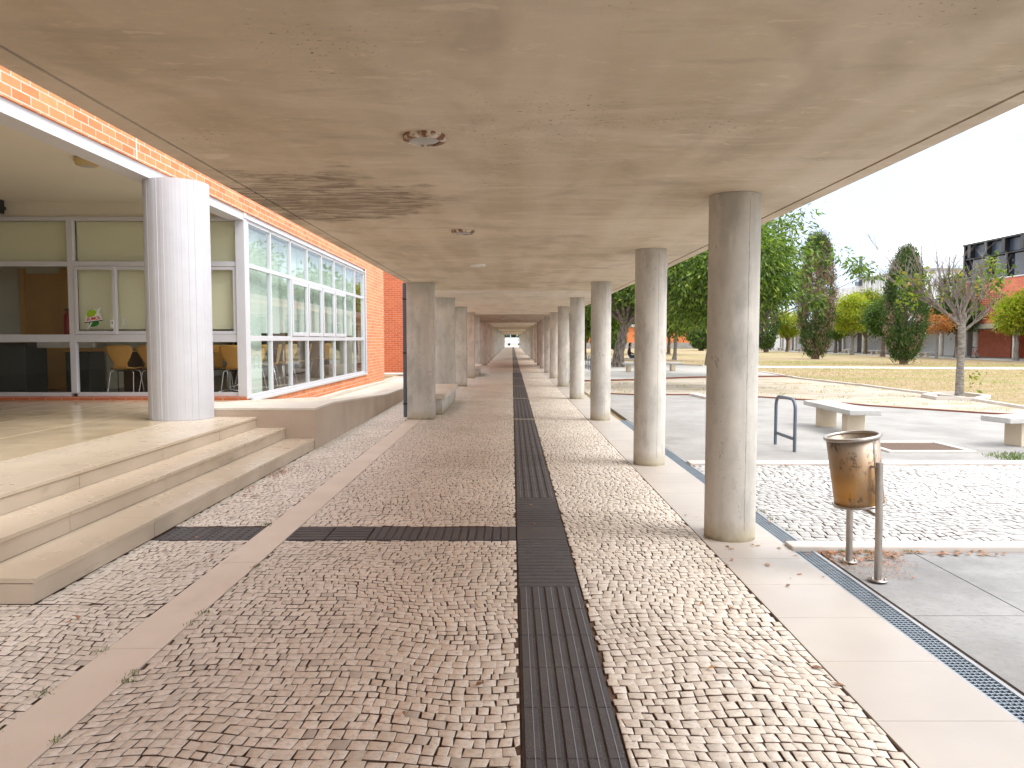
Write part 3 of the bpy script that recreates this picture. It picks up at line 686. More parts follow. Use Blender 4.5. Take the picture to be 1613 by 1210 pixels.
# ---- side windows (facing the walkway)
m_=MB(); ky=[14.15+1.385*k for k in range(9)]
m_.box(BX-.13,14.09,.50,BX-.012,14.22,3.845)
for k,y in enumerate(ky[1:-1]): m_.box(BX-.11,y-.027,.50,BX-.02,y+.027,3.80)
m_.box(BX-.13,ky[-1]-.05,.50,BX-.012,25.30,3.845)
for k in range(8):
    ya=ky[k]+(.07 if k==0 else .027); yb=ky[k+1]-(.05 if k==7 else .027)
    for z0,z1 in ((.50,.56),(1.58,1.68),(2.96,3.04),(3.78,3.845)): m_.box(BX-.108,ya,z0,BX-.022,yb,z1)
m_.box(BX-.2,14.15,.44,BX+.05,25.38,.498)
m_.box(BX-.12,25.30,.50,BX+.03,25.38,3.96)
W_=fp(m_,'side_window_frame','white_paint',B,.004)
for k in range(8):
    ya=ky[k]+(.07 if k==0 else .027); yb=ky[k+1]-(.05 if k==7 else .027)
    for z0,z1 in ((.56,1.58),(1.68,2.96),(3.04,3.78)):
        if 2<=k<=5 and z0==1.68:
            s=MB(); frame_rect(s,'y',ya+.02,yb-.02,1.69,2.95,.085,BX-.06,BX-.004); sf=fp(s,'opening_sash','white_paint',B,.004)
            fp(MB().box(BX-.04,ya+.107,1.777,BX-.032,yb-.107,2.863),'pane','glass_side',sf); continue
        fp(MB().box(BX-.065,ya+.002,z0+.002,BX-.057,yb-.002,z1-.002),'pane','glass_side',W_)
    if k in(0,):
        fp(MB().box(BX-.30,ya+.6,.5,BX-.24,yb,3.78),'side_curtain','blind_w',B)
    else: fp(MB().box(BX-.30,ya-.02,1.72+.02*(k%3),BX-.29,yb+.02 if k<7 else yb,3.80),'side_blind','blind_w',B)
# ---- objects inside
def chair(loc,rz,lab):
    e=empty('plywood_chair',loc,rz,lab,'chair','plywood chairs inside the canteen')
    prof=[(-.21,.60),(-.235,.55),(-.24,.50)]
    # moulded shell : path from front of the seat to the top of the back, width per station
    path=[(.24,.545,.21),(.20,.56,.24),(.05,.545,.255),(-.12,.54,.24),(-.20,.57,.14),(-.235,.66,.125),(-.26,.78,.20),(-.285,.90,.255),(-.30,.98,.25),(-.305,1.02,.20)]
    vs=[];fs=[];n=9
    for (y,z,hw) in path:
        for j in range(n):
            u=-1+2*j/(n-1); vs.append((u*hw,y+(.035*u*u if z>.58 else 0),z+(.018*u*u if z<=.57 else 0)))
    for i in range(len(path)-1):
        for j in range(n-1): fs.append((i*n+j,i*n+j+1,(i+1)*n+j+1,(i+1)*n+j))
    m_=MB(); m_.add(vs,fs,0,True); o=m_.build('shell','ply',e); sl=o.modifiers.new('solid','SOLIDIFY'); sl.thickness=.014
    for sx_ in (-1,1):
        for (ya,yb) in ((.16,.26),(-.14,-.24)):
            m_=MB(); m_.tube([(sx_*.10,ya*.7,.515),(sx_*.19,ya,.515),(sx_*.215,ya*1.05,.49),(sx_*.25,yb,.02)],.011,8); m_.build('leg','chrome',e)
    m_=MB(); m_.box(-.16,-.13,.505,.16,.15,.522); m_.build('seat_bracket','black',e)
    return e
ch=chair((0,0,0),0,'')
cl=[(-7.62,14.75,4,'plywood chair seen from behind, leftmost of those by the front window'),(-6.98,14.72,-6,'plywood chair right of the leftmost one, partly behind the white column'),(-5.42,14.75,3,'plywood chair nearest the glass corner, seen from behind'),
(-6.05,15.4,10,'smaller looking plywood chair just right of the white column'),(-5.55,15.9,80,'plywood chair seen sideways in the first side window bay'),(-5.5,16.9,100,'plywood chair seen in the second side window bay'),(-5.6,18.3,70,'plywood chair seen in the third side window bay'),
(-5.6,19.8,110,'plywood chair seen in the fourth side window bay'),(-5.6,22.0,75,'plywood chair seen in the sixth side window bay'),(-7.3,16.6,180,'plywood chair facing the front window across a table')]
for x,y,r_,lb in cl: inst(ch,(x,y,.48),R(r_),lb)
def table(loc,lab):
    e=empty('canteen_table',loc,0,lab,'table','round pedestal tables in the canteen')
    MB().lathe([(.0005,.86),(.44,.86),(.45,.875),(.44,.89),(.0005,.89)],36).build('table_top','ply',e)
    MB().lathe([(.035,.03),(.035,.86)],16).build('pedestal','chrome',e)
    m_=MB()
    for k in range(4):
        a_=R(45+90*k); m_.tube([(0,0,.09),(.18*math.cos(a_),.18*math.sin(a_),.06),(.34*math.cos(a_),.34*math.sin(a_),.02)],[.03,.022,.015],8)
    m_.build('star_base','chrome',e); return e
tb=table((0,0,0),'')
for x,y,lb in ((-7.05,15.45,'pedestal table behind the left plywood chairs'),(-5.85,15.1+.35,'pedestal table at the glass corner'),(-6.3,17.6,'pedestal table in the second side bay'),(-6.35,20.8,'pedestal table deep in the side bays')):
    inst(tb,(x,y,.48),0,lb)
e=empty('fire_extinguisher',(-9.93,16.80,1.70),0,'red fire extinguisher hanging beside the wooden door','fire extinguisher')
MB().lathe([(.0005,0),(.08,.0),(.085,.03),(.085,.42),(.05,.50),(.03,.52),(.03,.56),(.0005,.56)],20).build('cylinder','red',e)
MB().tube([(0,0,.57),(.09,-.04,.60),(.12,-.05,.45),(.11,-.06,.12)],.014,8).build('hose','black',e)
MB().box(-.05,-.02,.55,.08,.02,.60).build('valve_handle','black',e)
e=empty('counter',(-9.45,15.2,.48),0,'dark grey counter behind the lower left window','counter')
MB().box(-1.9,-.5,0,-.1,.2,1.03).build('body','dark',e,.01); MB().box(-1.95,-.55,1.03,-.05,.25,1.07).build('worktop','darkwood',e,.005)
e=empty('desk',(-8.6,15.9,.48),0,'wooden desk on dark legs beside the counter','desk')
MB().box(-.75,-.35,.88,.95,.35,.94).build('desk_top','ply',e,.006)
MB().box(-.70,-.3,0,-.2,.3,.87).build('drawer_unit','dark',e,.01); MB().box(.5,-.3,0,.9,.3,.87).build('side_cabinet','darkwood',e,.01)
e=empty('radiator',(-8.9,14.95,1.44),0,'white ribbed appliance above the desk in the lower left window','radiator')
m_=MB(); m_.box(-.55,-.05,.0,.60,.05,.17); m_.build('casing','cream',e,.02)
m_=MB()
for k in range(14): m_.box(-.52+k*.08,-.06,.02,-.47+k*.08,-.052,.15)
m_.build('fins','white_paint',e)
# sticker on the sash
st=empty('window_sticker',(-7.93,FY-.052,1.80),0,'green and red drinks sticker on the sliding window','sticker')
def ell(cx_,cz,rx,rz_,rot,y,mat,name,n=40):
    m_=MB(); c_,s_=math.cos(R(rot)),math.sin(R(rot)); P=[(cx_+rx*math.cos(2*math.pi*i/n)*c_-rz_*math.sin(2*math.pi*i/n)*s_,cz+rx*math.cos(2*math.pi*i/n)*s_+rz_*math.sin(2*math.pi*i/n)*c_) for i in range(n)]
    vs=[(a_,y,b) for a_,b in P]+[(a_,y+.0012,b) for a_,b in P]
    m_.add(vs,[tuple(range(n)),tuple(reversed(range(n,2*n)))]+[(i,n+i,n+(i+1)%n,(i+1)%n) for i in range(n)]); return m_.build(name,mat,st)
M['s_green']=simple('sticker_green',(.02,.16,.02),.4); M['s_lime']=simple('sticker_lime',(.30,.50,.02),.4,0,.5,20); M['s_white']=simple('sticker_white',(.75,.78,.75),.4); M['s_red']=simple('sticker_red',(.55,.01,.01),.4); M['s_black']=simple('sticker_black',(.015,.03,.02),.4)
ell(.16,.20,.135,.165,-10,0,'s_white','backing'); ell(.14,.275,.10,.085,10,-.002,'s_lime','lime_disc'); ell(.17,.10,.10,.055,15,-.002,'s_green','lower_disc')
def quad2(pts,y,mat,name):
    m_=MB(); n=len(pts); m_.add([(a_,y,b) for a_,b in pts]+[(a_,y+.0012,b) for a_,b in pts],[tuple(range(n)),tuple(reversed(range(n,2*n)))]+[(i,n+i,n+(i+1)%n,(i+1)%n) for i in range(n)]); return m_.build(name,mat,st)
quad2([(.03,-.01),(.06,-.01),(.30,.37),(.33,.40),(.27,.38)],-.003,'s_white','slash')
quad2([(.01,.125),(.335,.175),(.30,.26),(.015,.205)],-.0045,'s_white','banner'); quad2([(0,.105),(.34,.155),(.33,.17),(.0,.125)],-.006,'s_black','tag_line')
def text(s,size,loc,rot,mat,name,parent,ext=.001,shear=0):
    cu=bpy.data.curves.new(name,'FONT'); cu.body=s; cu.size=size; cu.extrude=ext; cu.align_x='CENTER'; cu.align_y='CENTER'; cu.shear=shear; cu.offset=size*.03
    o=bpy.data.objects.new(name,cu); COL.objects.link(o); bpy.context.view_layer.update()
    me=bpy.data.meshes.new_from_object(o.evaluated_get(bpy.context.evaluated_depsgraph_get())); bpy.data.objects.remove(o)
    me.materials.clear(); me.materials.append(M[mat]); q=bpy.data.objects.new(name,me); COL.objects.link(q); q.parent=parent; q.location=loc; q.rotation_euler=rot; return q
text('SUMOL',.080,(.165,-.0065,.192),(R(90),R(-8),0),'s_red','lettering',st,shear=.2)
st2=empty('window_notice',(-7.42,FY-.052,1.83),0,'small white notice numbered 5 beside the drinks sticker','notice')
MB().box(-.035,0,0,.035,.0015,.14).build('card','s_white',st2); text('5',.06,(0,-.002,.085),(R(90),0,0),'s_black','digit',st2)
m_=MB(); m_.box(.14,0,.02,.152,.0015,.16,mat=Matrix.Rotation(R(18),4,'Y')@Matrix.Translation((.02,0,.06))).box(.14,0,.02,.152,.0015,.16,mat=Matrix.Translation((.1,0,-.02))@Matrix.Rotation(R(-20),4,'Y'))
m_.build('tape_cross','s_white',st2)
# ---- porch platform, steps
def tag(o,l_,c): o['label']=l_; o['category']=c; return o
PL=empty('porch_steps',(-3.7,4.45,0),0,'beige stone porch platform with three wide steps','steps')
def pp(mb,name,mat,bev=.006):
    mb.v=[(x+3.7,y-4.45,z) for x,y,z in mb.v]; return mb.build(name,mat,PL,bev)
def step(x0,x1_,y0,z,nm):
    # tread in slabs 1.7 long with nosing, riser set back 6mm
    m_=MB(); y=y0; k=0
    while y<10.9-.01:
        yn=min(10.9,y+1.55); 
        m_.box(x0-.004,y+.003,z-.032,x1_,yn-.003,z); y=yn
    pp(m_,nm,'step',.003)
    m_=MB(); y=y0
    while y<10.9-.01:
        yn=min(10.9,y+1.55); m_.box(x0,y+.003,z-.16+.001,x1_-.010,yn-.003,z-.0365); y=yn
    pp(m_,'riser','riser',.002)
step(-3.31,-2.89,4.45,.16,'tread'); step(-3.73,-3.305,4.0,.32,'tread'); step(-4.7,-3.72,-6,.48,'tread')
mb_=MB(); mb_.box(-5.4,4.45+.03,0,-3.32,10.9,.127).box(-16,-6,0,-4.0,14.0,.447); mb_.box(-16,-6,0,-3.33,4.0,.15) if False else None
pp(mb_,'core','riser',0)
mb_=MB(); mb_.box(-5.3,4.45,.0,-3.31,4.479,.16).box(-4.6,3.97,.0,-3.74,3.999,.32); pp(mb_,'end_riser','riser',.003)
mb_=MB(); 
xs_=[-4.702-1.12*i for i in range(11)]
for i in range(10):
    y=-6
    while y<13.9:
        yn=min(FY-.09,y+1.55); mb_.box(xs_[i+1]+.006,y+.006,.448,xs_[i]-.006,yn-.006,.480); y=yn
pp(mb_,'floor_tile','tile',0)
mb_=MB(); mb_.box(-16,-6,.4475,-4.70,13.95,.4790); pp(mb_,'tile_grout','grout',0)
# storey-high white column
e=empty('white_column',(-4.74,10.72,.482),0,'thick white board-marked column standing on the porch','column')
m_=MB(); vs=[];fs=[]; n=60; zs=[0,.55,.553,1.25,1.253,2.0,2.003,2.7,2.703,3.318]
rad=[.432+random.uniform(-.003,.003) for _ in range(n)]
for zi,z in enumerate(zs):
    off=.0015*((zi+1)//2%2)
    for j in range(n):
        for e_ in (0,1):
            th=2*math.pi*(j+(.03 if e_==0 else .97))/n; vs.append(((rad[j]+off)*math.cos(th),(rad[j]+off)*math.sin(th),z))
for zi in range(len(zs)-1):
    for j in range(2*n): fs.append((zi*2*n+j,zi*2*n+(j+1)%(2*n),(zi+1)*2*n+(j+1)%(2*n),(zi+1)*2*n+j))
m_.add(vs,fs); m_.add(vs[-2*n:],[tuple(range(2*n))]); m_.build('shaft','white_board',e)
e=empty('porch_light',(-7.05,9.6,4.15),0,'yellowed round light on the porch ceiling','ceiling light')
e.location=(-5.98,10.7,4.15)
MB().lathe([(.15,0),(.17,-.04),(.14,-.10),(.09,-.115)],36).build('housing','lampcream',e); MB().lathe([(.09,-.112),(.05,-.125),(.0005,-.128)],36).build('lens','lampglass',e)
e=empty('floodlight',(-9.37,13.75,4.02),0,'small black floodlight high on the porch wall at left','floodlight')
m_=MB(); m_.box(-.14,-.10,-.13,.12,.08,.12); m_.build('housing','black',e,.02); MB().box(-.10,-.104,-.09,.09,-.101,.09).build('lens','glass_dark',e)
MB().box(-.02,.08,-.03,.02,.26,.03).build('bracket','black',e)
# ---- wing wall / ramp
WG=empty('ramp_wall',(-2.88,10.9,0),0,'long low stone ramp wall running from the steps along the brick facade','ramp wall')
prof=[(10.9,.607),(12.0,.607),(17.2,.36),(19,.34),(31,.02)]
m_=MB(); vs=[];fs=[]
for (y,z) in prof:
    for x in (-3.24,-2.88): vs+=[(x+2.88,y-10.9,-.1),(x+2.88,y-10.9,z-.03)]
for i in range(len(prof)-1):
    b=i*4; c=b+4; fs+=[(b+1,b+3,c+3,c+1),(b+2,c+2,c+3,b+3),(b,b+1,c+1,c),(b,c,c+2,b+2)]
fs+=[(0,2,3,1),(16,17,19,18)]
m_.add(vs,fs); m_.build('wall','wing',WG)
# vertical joints
m_=MB()
for y in [11.45+.62*k for k in range(18)]:
    z=np.interp(y,[p[0] for p in prof],[p[1] for p in prof]); m_.box(-.001,y-10.9,0,.0015,y-10.9+.006,z-.03)
m_.build('wall_joint','riser',WG)
def strip_run(name,prof_,xa,xb,dz0,dz1,mat):
    vs=[];fs=[];m_=MB()
    for (y,z) in prof_:
        for x in (xa,xb): vs+=[(x+2.88,y-10.905,z+dz0),(x+2.88,y-10.905,z+dz1)]
    for i in range(len(prof_)-1):
        b=i*4; c=b+4; fs+=[(b+1,b+3,c+3,c+1),(b+2,c+2,c+3,b+3),(b,b+1,c+1,c),(b,c,c+2,b+2)]
    n=4*len(prof_); fs+=[(0,2,3,1),(n-4,n-3,n-1,n-2)]
    m_.add(vs,fs); return m_.build(name,mat,WG)
strip_run('coping',prof,-3.26,-2.872,-.03,0,'coping')
MB().box(-2.02,-.005,.577,-.383,1.1,.607).build('landing','coping',WG)
MB().box(-2.0,.031,.0,-.361,1.09,.575).build('landing_base','wing',WG)
MB().box(-2.0,.0,.1,-.361,.03,.576).build('end_panel','wing',WG)
strip_run('ramp_floor',[(12.01,.52),(14,.40),(19,.07),(31,.005)],-4.72,-3.27,-.5,0,'coping')
strip_run('kerb',[(12.01,.585),(14,.475),(16.5,.31),(19,.15),(21.5,.15),(28.8,.05)],-4.93,-4.73,-.3,0,'coping')
# second brick building beyond
B2=empty('brick_block',(-9,38,0),0,'red orange brick block beyond the end of the windowed facade','building')
m_=MB(); m_.box(-8,0,-.5,3.9,20,6.5); m_.build('wall','brick_x',B2); MB().box(-8.05,-.05,6.5,3.95,20.05,6.75).build('roof_edge','cream',B2)
struct(MB().box(-12,33.2,-.05,-2.1,36.2,-.02).build('side_lawn','lawn')); struct(MB().box(-12,34.6,-.05,-2.1,35.9,.03).build('side_path','kerb'))

# ================================================================== COURTYARD OBJECTS
def litter_bin():
    e=empty('litter_bin',(2.43,5.13,0),0,'tilted rusty steel litter bin on two tube legs','litter bin')
    T=Matrix.Translation((-.055,0,.70))@Matrix.Rotation(R(-7.5),4,'Y')@Matrix.Translation((0,0,-.70))
    m_=MB(); m_.lathe([(.0005,.472),(.158,.472),(.160,.474),(.170,.93),(.163,.93),(.153,.485),(.0005,.485)],56,mat=T); m_.build('drum','bin',e)
    def ring(r,z,t_): 
        m_=MB(); m_.tube([T@Vector((r*math.cos(2*math.pi*i/48),r*math.sin(2*math.pi*i/48),z)) for i in range(48)],t_,10,closed=True); return m_
    ring(.174,.938,.013).build('rim','binsteel',e); ring(.166,.472,.010).build('base_ring','binsteel',e)
    m_=MB(); S=T@Matrix.Rotation(R(-66),4,'Z'); m_.box(.158,-.007,.49,.1705,.007,.92,mat=S); m_.build('seam_strip','binsteel',e)
    for yy_,zt in ((-.215,.79),(.215,.79)):
        m_=MB(); m_.tube([(0.012,yy_,.004),(0.008,yy_,.4),(0,yy_,zt)],.0235,18); l_=m_.build('leg','binsteel',e)
        MB().lathe([(.062,.001),(.062,.006),(.0240,.008)],28,(0.012,yy_)).build('foot_plate','binsteel',l_)
        b_=MB()
        for a_ in (70,190,310): b_.lathe([(.008,.006),(.008,.022),(.0005,.023)],8,(0.012+.045*math.cos(R(a_)),yy_+.045*math.sin(R(a_))))
        b_.build('bolt','binsteel',l_)
        s_=-1 if yy_<0 else 1
        m_=MB(); m_.tube([(0,yy_-s_*.01,.755),(-.03,s_*.165,.755)],.009,10); m_.build('pivot','binsteel',e)
    MB().tube([(.01,-.215,.425),(.01,.215,.425)],.011,12).build('crossbar','binsteel',e)
    return e
litter_bin()
def rack(col='rackpaint'):
    e=empty('bike_stand'); 
    pts=[(0,-.39,0)]+[(0,-.39,.60)]+[(0,-.39+.15*(1-math.cos(R(a_))),.60+.15*math.sin(R(a_))) for a_ in range(15,91,15)]
    pts+=[(0,.39-.15*(1-math.cos(R(a_))),.60+.15*math.sin(R(a_))) for a_ in range(90,-1,-15)]+[(0,.39,0)]
    MB().tube(pts,.024,14).build('hoop',col,e); MB().box(-.008,-.37,.16,.008,.37,.205).build('lower_bar',col,e)
    e['category']='bike stand'; return e
r1=rack(); r1['group']='grey hoop bike stands beside the walkway'
inst(r1,(4.04,11.03,0),0,'blue grey hoop bike stand, between the second column and the bin')
for i,y in enumerate((39.7,41.3)): inst(r1,(4.1,y,0),0,['dark hoop bike stand seen edge on beyond the third column','far dark hoop bike stand behind another one'][i])
def bench(loc,rz,lab,L_=2.05,w_=.52,lw=.15):
    e=empty('stone_bench',loc,rz,lab,'bench','stone benches in the courtyard')
    MB().box(-w_/2,-L_/2,.365,w_/2,L_/2,.45).build('seat','bench_top',e,.012)
    for y in (-L_*.28,L_*.28):
        m_=MB(); m_.box(-lw,y-.11,0,lw,y+.11,.363); m_.build('leg','bench_leg',e,.008)
    return e
bench((5.80,13.22,0),R(-1),'stone bench standing directly behind the litter bin')
bench((8.25,11.45,0),R(-76),'stone bench cut off by the right edge of the photo')
bench((5.85,37.6,0),R(0),'small pale bench in front of the thick leaning tree',.9,.5,.08)
bench((7.72,38.6,0),R(-84),'far pale bench between the second and nearest columns')
bench((7.35,48.0,0),R(85),'dark bench the woman sits on beside the leaning tree')
for i,(x,y) in enumerate(((39.0,71.0),(39.2,76),(40.2,83),(40.3,90),(40,104),(40,112))):
    bench((x,y,0),0,'far stone bench by the gallery, '+['first','second','third','fourth','fifth','sixth'][i]+' from the right')

# ================================================================== TREES
def leaves_mesh(C,size,aspect,droop,r,dirs=None,mat='leaf_mid',name='leaves',parent=None,midx=None,fold=.25):
    n=len(C); d=r.normal(size=(n,3)); 
    if dirs is not None: d=d*.6+dirs
    d[:,2]-=droop; d/=np.linalg.norm(d,axis=1)[:,None]+1e-9
    s=np.cross(d,r.normal(size=(n,3))); s/=np.linalg.norm(s,axis=1)[:,None]+1e-9
    Lh=(size*r.uniform(.6,1.3,n))[:,None]; Wh=Lh*aspect
    nn=np.cross(d,s)
    V=np.stack([C,C+d*Lh*.45+s*Wh*.5+nn*Wh*fold,C+d*Lh,C+d*Lh*.45-s*Wh*.5+nn*Wh*fold],1).reshape(-1,3)
    F=np.arange(n*4).reshape(-1,4)
    return quads_mesh(name,V,F,mat,parent,midx)
def bez(p0,p1,p2,k=6): return [p0.lerp(p1,t_/k).lerp(p1.lerp(p2,t_/k),t_/k) for t_ in range(k+1)]
def tree(name,label,loc,trunk,tr,crown,rad,nl,ls,asp,lm,bark,seed,droop=.6,nb=14,ncl=50,clr=.35,group=None,bare=0,cat='tree',extra=None,shell=.55,bigtrunk=None):
    """trunk: list of points; crown centre and radii relative to loc"""
    r=np.random.default_rng(seed); rr=random.Random(seed)
    e=empty(name,loc,0,label,cat,group)
    T=[Vector(p) for p in trunk]; m_=MB(); k=len(T)
    path=[];rads=[]
    for i in range(k-1):
        for j in range(4): path.append(T[i].lerp(T[i+1],j/4)+Vector((rr.uniform(-1,1),rr.uniform(-1,1),0))*tr*.12); rads.append(tr*(1-.35*(i+j/4)/(k-1))*(1.35 if i==0 and j==0 else 1.08 if (i==0 and j==1) else 1)*rr.uniform(.95,1.06))
    path.append(T[-1]); rads.append(tr*.62); m_.tube(path,rads,14); m_.build('trunk',bark,e)
    c=Vector(crown); cl=[]; br=MB()
    for i in range(ncl):
        v=r.normal(size=3); v/=np.linalg.norm(v); q=r.uniform(shell,1.0)**.6
        p=Vector((c.x+v[0]*rad[0]*q,c.y+v[1]*rad[1]*q,c.z+v[2]*rad[2]*q)); cl.append(p)
    if extra: cl+=[Vector(p) for p in extra]
    targets=cl[:nb]+( [Vector(p) for p in extra] if extra else []); nbig=nb
    mids=[]
    for i,p in enumerate(targets):
        s0=T[-1].lerp(T[-2],rr.uniform(0,.35)); md=s0.lerp(p,.5)+Vector((rr.uniform(-.2,.2)*rad[0],rr.uniform(-.2,.2)*rad[1],rr.uniform(.0,.25)*rad[2]))
        pts=bez(s0,md,p,6); b0=tr*(.42 if i<nb else .16); br.tube(pts,[b0*(1-.86*j/6) for j in range(7)],7); mids+=pts[3:]
    for p in cl[nb:]:
        q=min(mids,key=lambda z:(z-p).length); md=q.lerp(p,.5)+Vector((0,0,.1*rad[2])); br.tube(bez(q,md,p,4),[tr*.10,tr*.08,tr*.06,tr*.045,tr*.03],5)
    br.build('branches',bark,e)
    C=[];D=[]
    per=nl//len(cl)
    for i,p in enumerate(cl):
        sc_=clr*rr.uniform(.6,1.35); n=int(per*rr.uniform(.5,1.5))
        if extra and i>=ncl: sc_*=.55; n=int(n*.5)
        q=r.normal(size=(n,3))*sc_*np.array([1,1,.72]); C.append(q+np.array(p)); D.append(q/(sc_*1.5))
    C=np.concatenate(C); D=np.concatenate(D)
    lms=lm if isinstance(lm,list) else [lm]
    mi=(r.random(len(C))<.25).astype(int) if len(lms)>1 else None
    leaves_mesh(C,ls,asp,droop,r,D,lms,'foliage',e,mi)
    return e
# big tree behind the nearest column : long drooping leaves
tree('peach_tree','large leafy tree with long drooping leaves behind the nearest round column',(7.9,25.5,0),[(0,0,0),(.1,.1,.9),(.0,.2,2.0)],.16,(-.75,0,3.75),(2.3,2.4,1.35),26000,.20,.30,['leaf_fresh','leaf_mid'],'bark_dark',11,.9,22,120,.40,
  extra=[(1.6,-.3,4.6),(2.2,-.5,4.5),(2.8,-1,4.3),(3.3,-1,4.0),(3.7,-1,3.75),(1.4,-.3,5.3),(1.7,-.3,5.8),(1.1,0,5.6),(2.0,-.3,3.2),(2.3,-.3,2.9)],group=None)
tree('dense_tree','dense green tree seen between the nearest and second round columns',(10.2,33.5,0),[(0,0,0),(.0,.0,1.6),(.1,.1,2.6)],.15,(-1.4,0,4.9),(3.0,3,2.2),26000,.22,.32,['leaf_mid','leaf_fresh'],'bark_dark',12,.7,18,110,.55)
tree('leaning_tree','thick leaning tree trunk with rough dark bark beside the seated woman',(6.25,44.5,0),[(0,0,0),(.18,0,1.2),(.42,0,2.55)],.36,(.9,0,5.2),(3.2,3,1.9),20000,.30,.32,['leaf_fresh','leaf_mid'],'bark_dark',13,.6,18,90,.55)
tree('young_tree','slim young tree left of the orange gable, beyond the pale far bench',(13.0,60,0),[(0,0,0),(.1,0,1.6),(.2,0,3)],.15,(.3,0,4.8),(2.6,2.4,2.2),9000,.34,.35,'leaf_fresh','bark_grey',14,.5,12,60,.55)
tree('young_tree','slim young tree whose trunk touches the left side of the nearest column',(12.5,47.9,0),[(0,0,0),(.1,0,1.6),(.15,0,3)],.15,(-.6,0,4.5),(2.5,2.2,1.8),9000,.30,.35,'leaf_fresh','bark_grey',15,.5,12,60,.5)
fill=[('leaf_fresh',(5.9,62),4.6,'bright green tree between the third and fourth round columns'),('leaf_yellow',(7.4,84),5.0,'yellowish tree glimpsed beyond the fourth round column'),('leaf_mid',(17.5,84),5.2,'mid green tree behind the slim young trees'),
 ('leaf_mid',(10.2,95),5.2,'round tree far behind the leaning trunk')]
for i,(m__,(x,y),h,lb) in enumerate(fill):
    tree('garden_tree',lb,(x,y,0),[(0,0,0),(.1,0,1.2),(0,0,2.3)],.2,(0,0,h),(3.4,3,2.6),6500,.5,.45,m__,'bark_brown',20+i,.4,10,55,.6)
# gallery trees
gt=[((37.4,102,0),1.6,3.9,(2.0,2.0,1.7),'leaf_yellow','yellow green tree left of the left tall cypress'),
((39.8,92.3,0),1.7,3.2,(1.2,1.2,1.1),'leaf_fresh','small bright green tree just right of the left tall cypress'),
((36.5,80.5,0),1.9,4.3,(2.1,2.0,1.9),'leaf_yellow','broad yellow green tree in front of the white walls'),
((40.3,85.5,0),1.9,5.0,(2.3,2.2,2.1),'leaf_olive','olive green tree with forked dark trunk by the white walls'),
((35.6,72,0),2.2,3.7,(1.4,1.4,1.7),'leaf_mid','green tree partly hidden behind the right tall cypress'),
((40.3,68.0,0),2.3,3.9,(2.7,1.6,1.2),'leaf_dark','dark green tree behind the bare branched tree'),
((39.1,58.2,0),2.1,3.6,(1.35,1.5,1.35),'leaf_yellow','yellow green tree in front of the red brick building at right edge')]
for i,(loc,th,cz,rad,lm,lb) in enumerate(gt):
    tree('courtyard_tree',lb,loc,[(0,0,0),(.05,0,th*.6),(.0,0,th)],.19,(0.05,0,cz),rad,10000,.24,.5,lm,'bark_grey' if i in(2,6) else 'bark_brown',40+i,.35,12,70,.36,group='trees along the far gallery')
tree('small_dry_tree','small tree with dry orange leaves left of the bare branched trunk',(36.3,64.1,0),[(0,0,0),(.05,0,1.3),(.0,0,2.2)],.10,(.1,0,3.0),(1.3,1.2,.9),900,.26,.5,'leaf_orange','bark_grey',60,.2,10,26,.25)
# bare tree
def bare_tree():
    r=random.Random(5); e=empty('bare_tree',(12.6,21.05,0),0,'half bare tree with grey trunk and thin twigs in the lawn kerb','tree')
    m_=MB(); P=[(0,0,-.04),(0,0,.12),(.0,0,.8),(.02,0,1.5),(.0,0,1.95),(.05,0,2.35)]; m_.tube(P,[.14,.112,.100,.095,.10,.075],16)
    rings=MB()
    m_.build('trunk','bark_grey',e)
    br=MB(); tips=[]
    def grow(p,d,L_,rad,lev):
        k=5; pts=[p]; q=p.copy(); dd=d.copy()
        for i in range(k):
            dd=(dd+Vector((r.uniform(-.13,.13),r.uniform(-.13,.13),r.uniform(-.02,.16)))).normalized(); q=q+dd*L_/k; pts.append(q.copy())
        br.tube(pts,[rad*(1-.55*i/k) for i in range(k+1)],6)
        if lev==0: tips.append((q,dd)); return
        nchild=[0,2,3,4,5][lev]
        for c in range(nchild):
            f=r.uniform(.3,1); base=pts[int(f*k)]; ang=r.uniform(0,6.28); ax=Vector((math.cos(ang),math.sin(ang),r.uniform(-.1,.5)))
            nd=(dd*1.0+ax*r.uniform(.5,.95)).normalized(); grow(base,nd,L_*r.uniform(.5,.78),rad*.5,lev-1)
        grow(q,dd,L_*.7,rad*.45,lev-1) if lev>1 else tips.append((q,dd))
    for a_,el,L_ in ((180,24,1.65),(172,42,1.45),(160,60,1.25),(15,48,1.1),(355,30,.85),(100,50,.9),(260,45,.8),(60,78,1.15),(200,72,1.2)):
        d=Vector((math.cos(R(a_))*math.cos(R(el)),math.sin(R(a_))*math.cos(R(el))*.8,math.sin(R(el)))); grow(Vector((.0,0,1.75+r.uniform(0,.5))),d,L_,.048,3)
    br.build('branches','twig',e)
    rg=np.random.default_rng(6); C=[]
    for (q,dd) in tips:
        if q.z<3.2 and r.random()<.16:
            n=r.randint(2,8); C.append(rg.normal(size=(n,3))*.09+np.array(q))
    for c in ((-1.7,0,3.25),(-1.45,0,3.0),(-1.1,0,3.3),(-1.5,.1,2.75),(.55,0,3.5),(.75,0,3.75),(1.05,0,3.5),(-.25,0,3.45),(-.1,0,3.05),(.9,0,3.2),(.3,-.2,.45),(.4,-.1,.35),(.35,-.1,.65)):
        n=46 if c[2]>1 else 6; C.append(rg.normal(size=(n,3))*.14+np.array(c))
    leaves_mesh(np.concatenate(C),.15,.5,.4,rg,None,['leaf_fresh','leaf_olive'],'foliage',e,(rg.random(sum(len(c) for c in C))<.4).astype(int))
bare_tree()
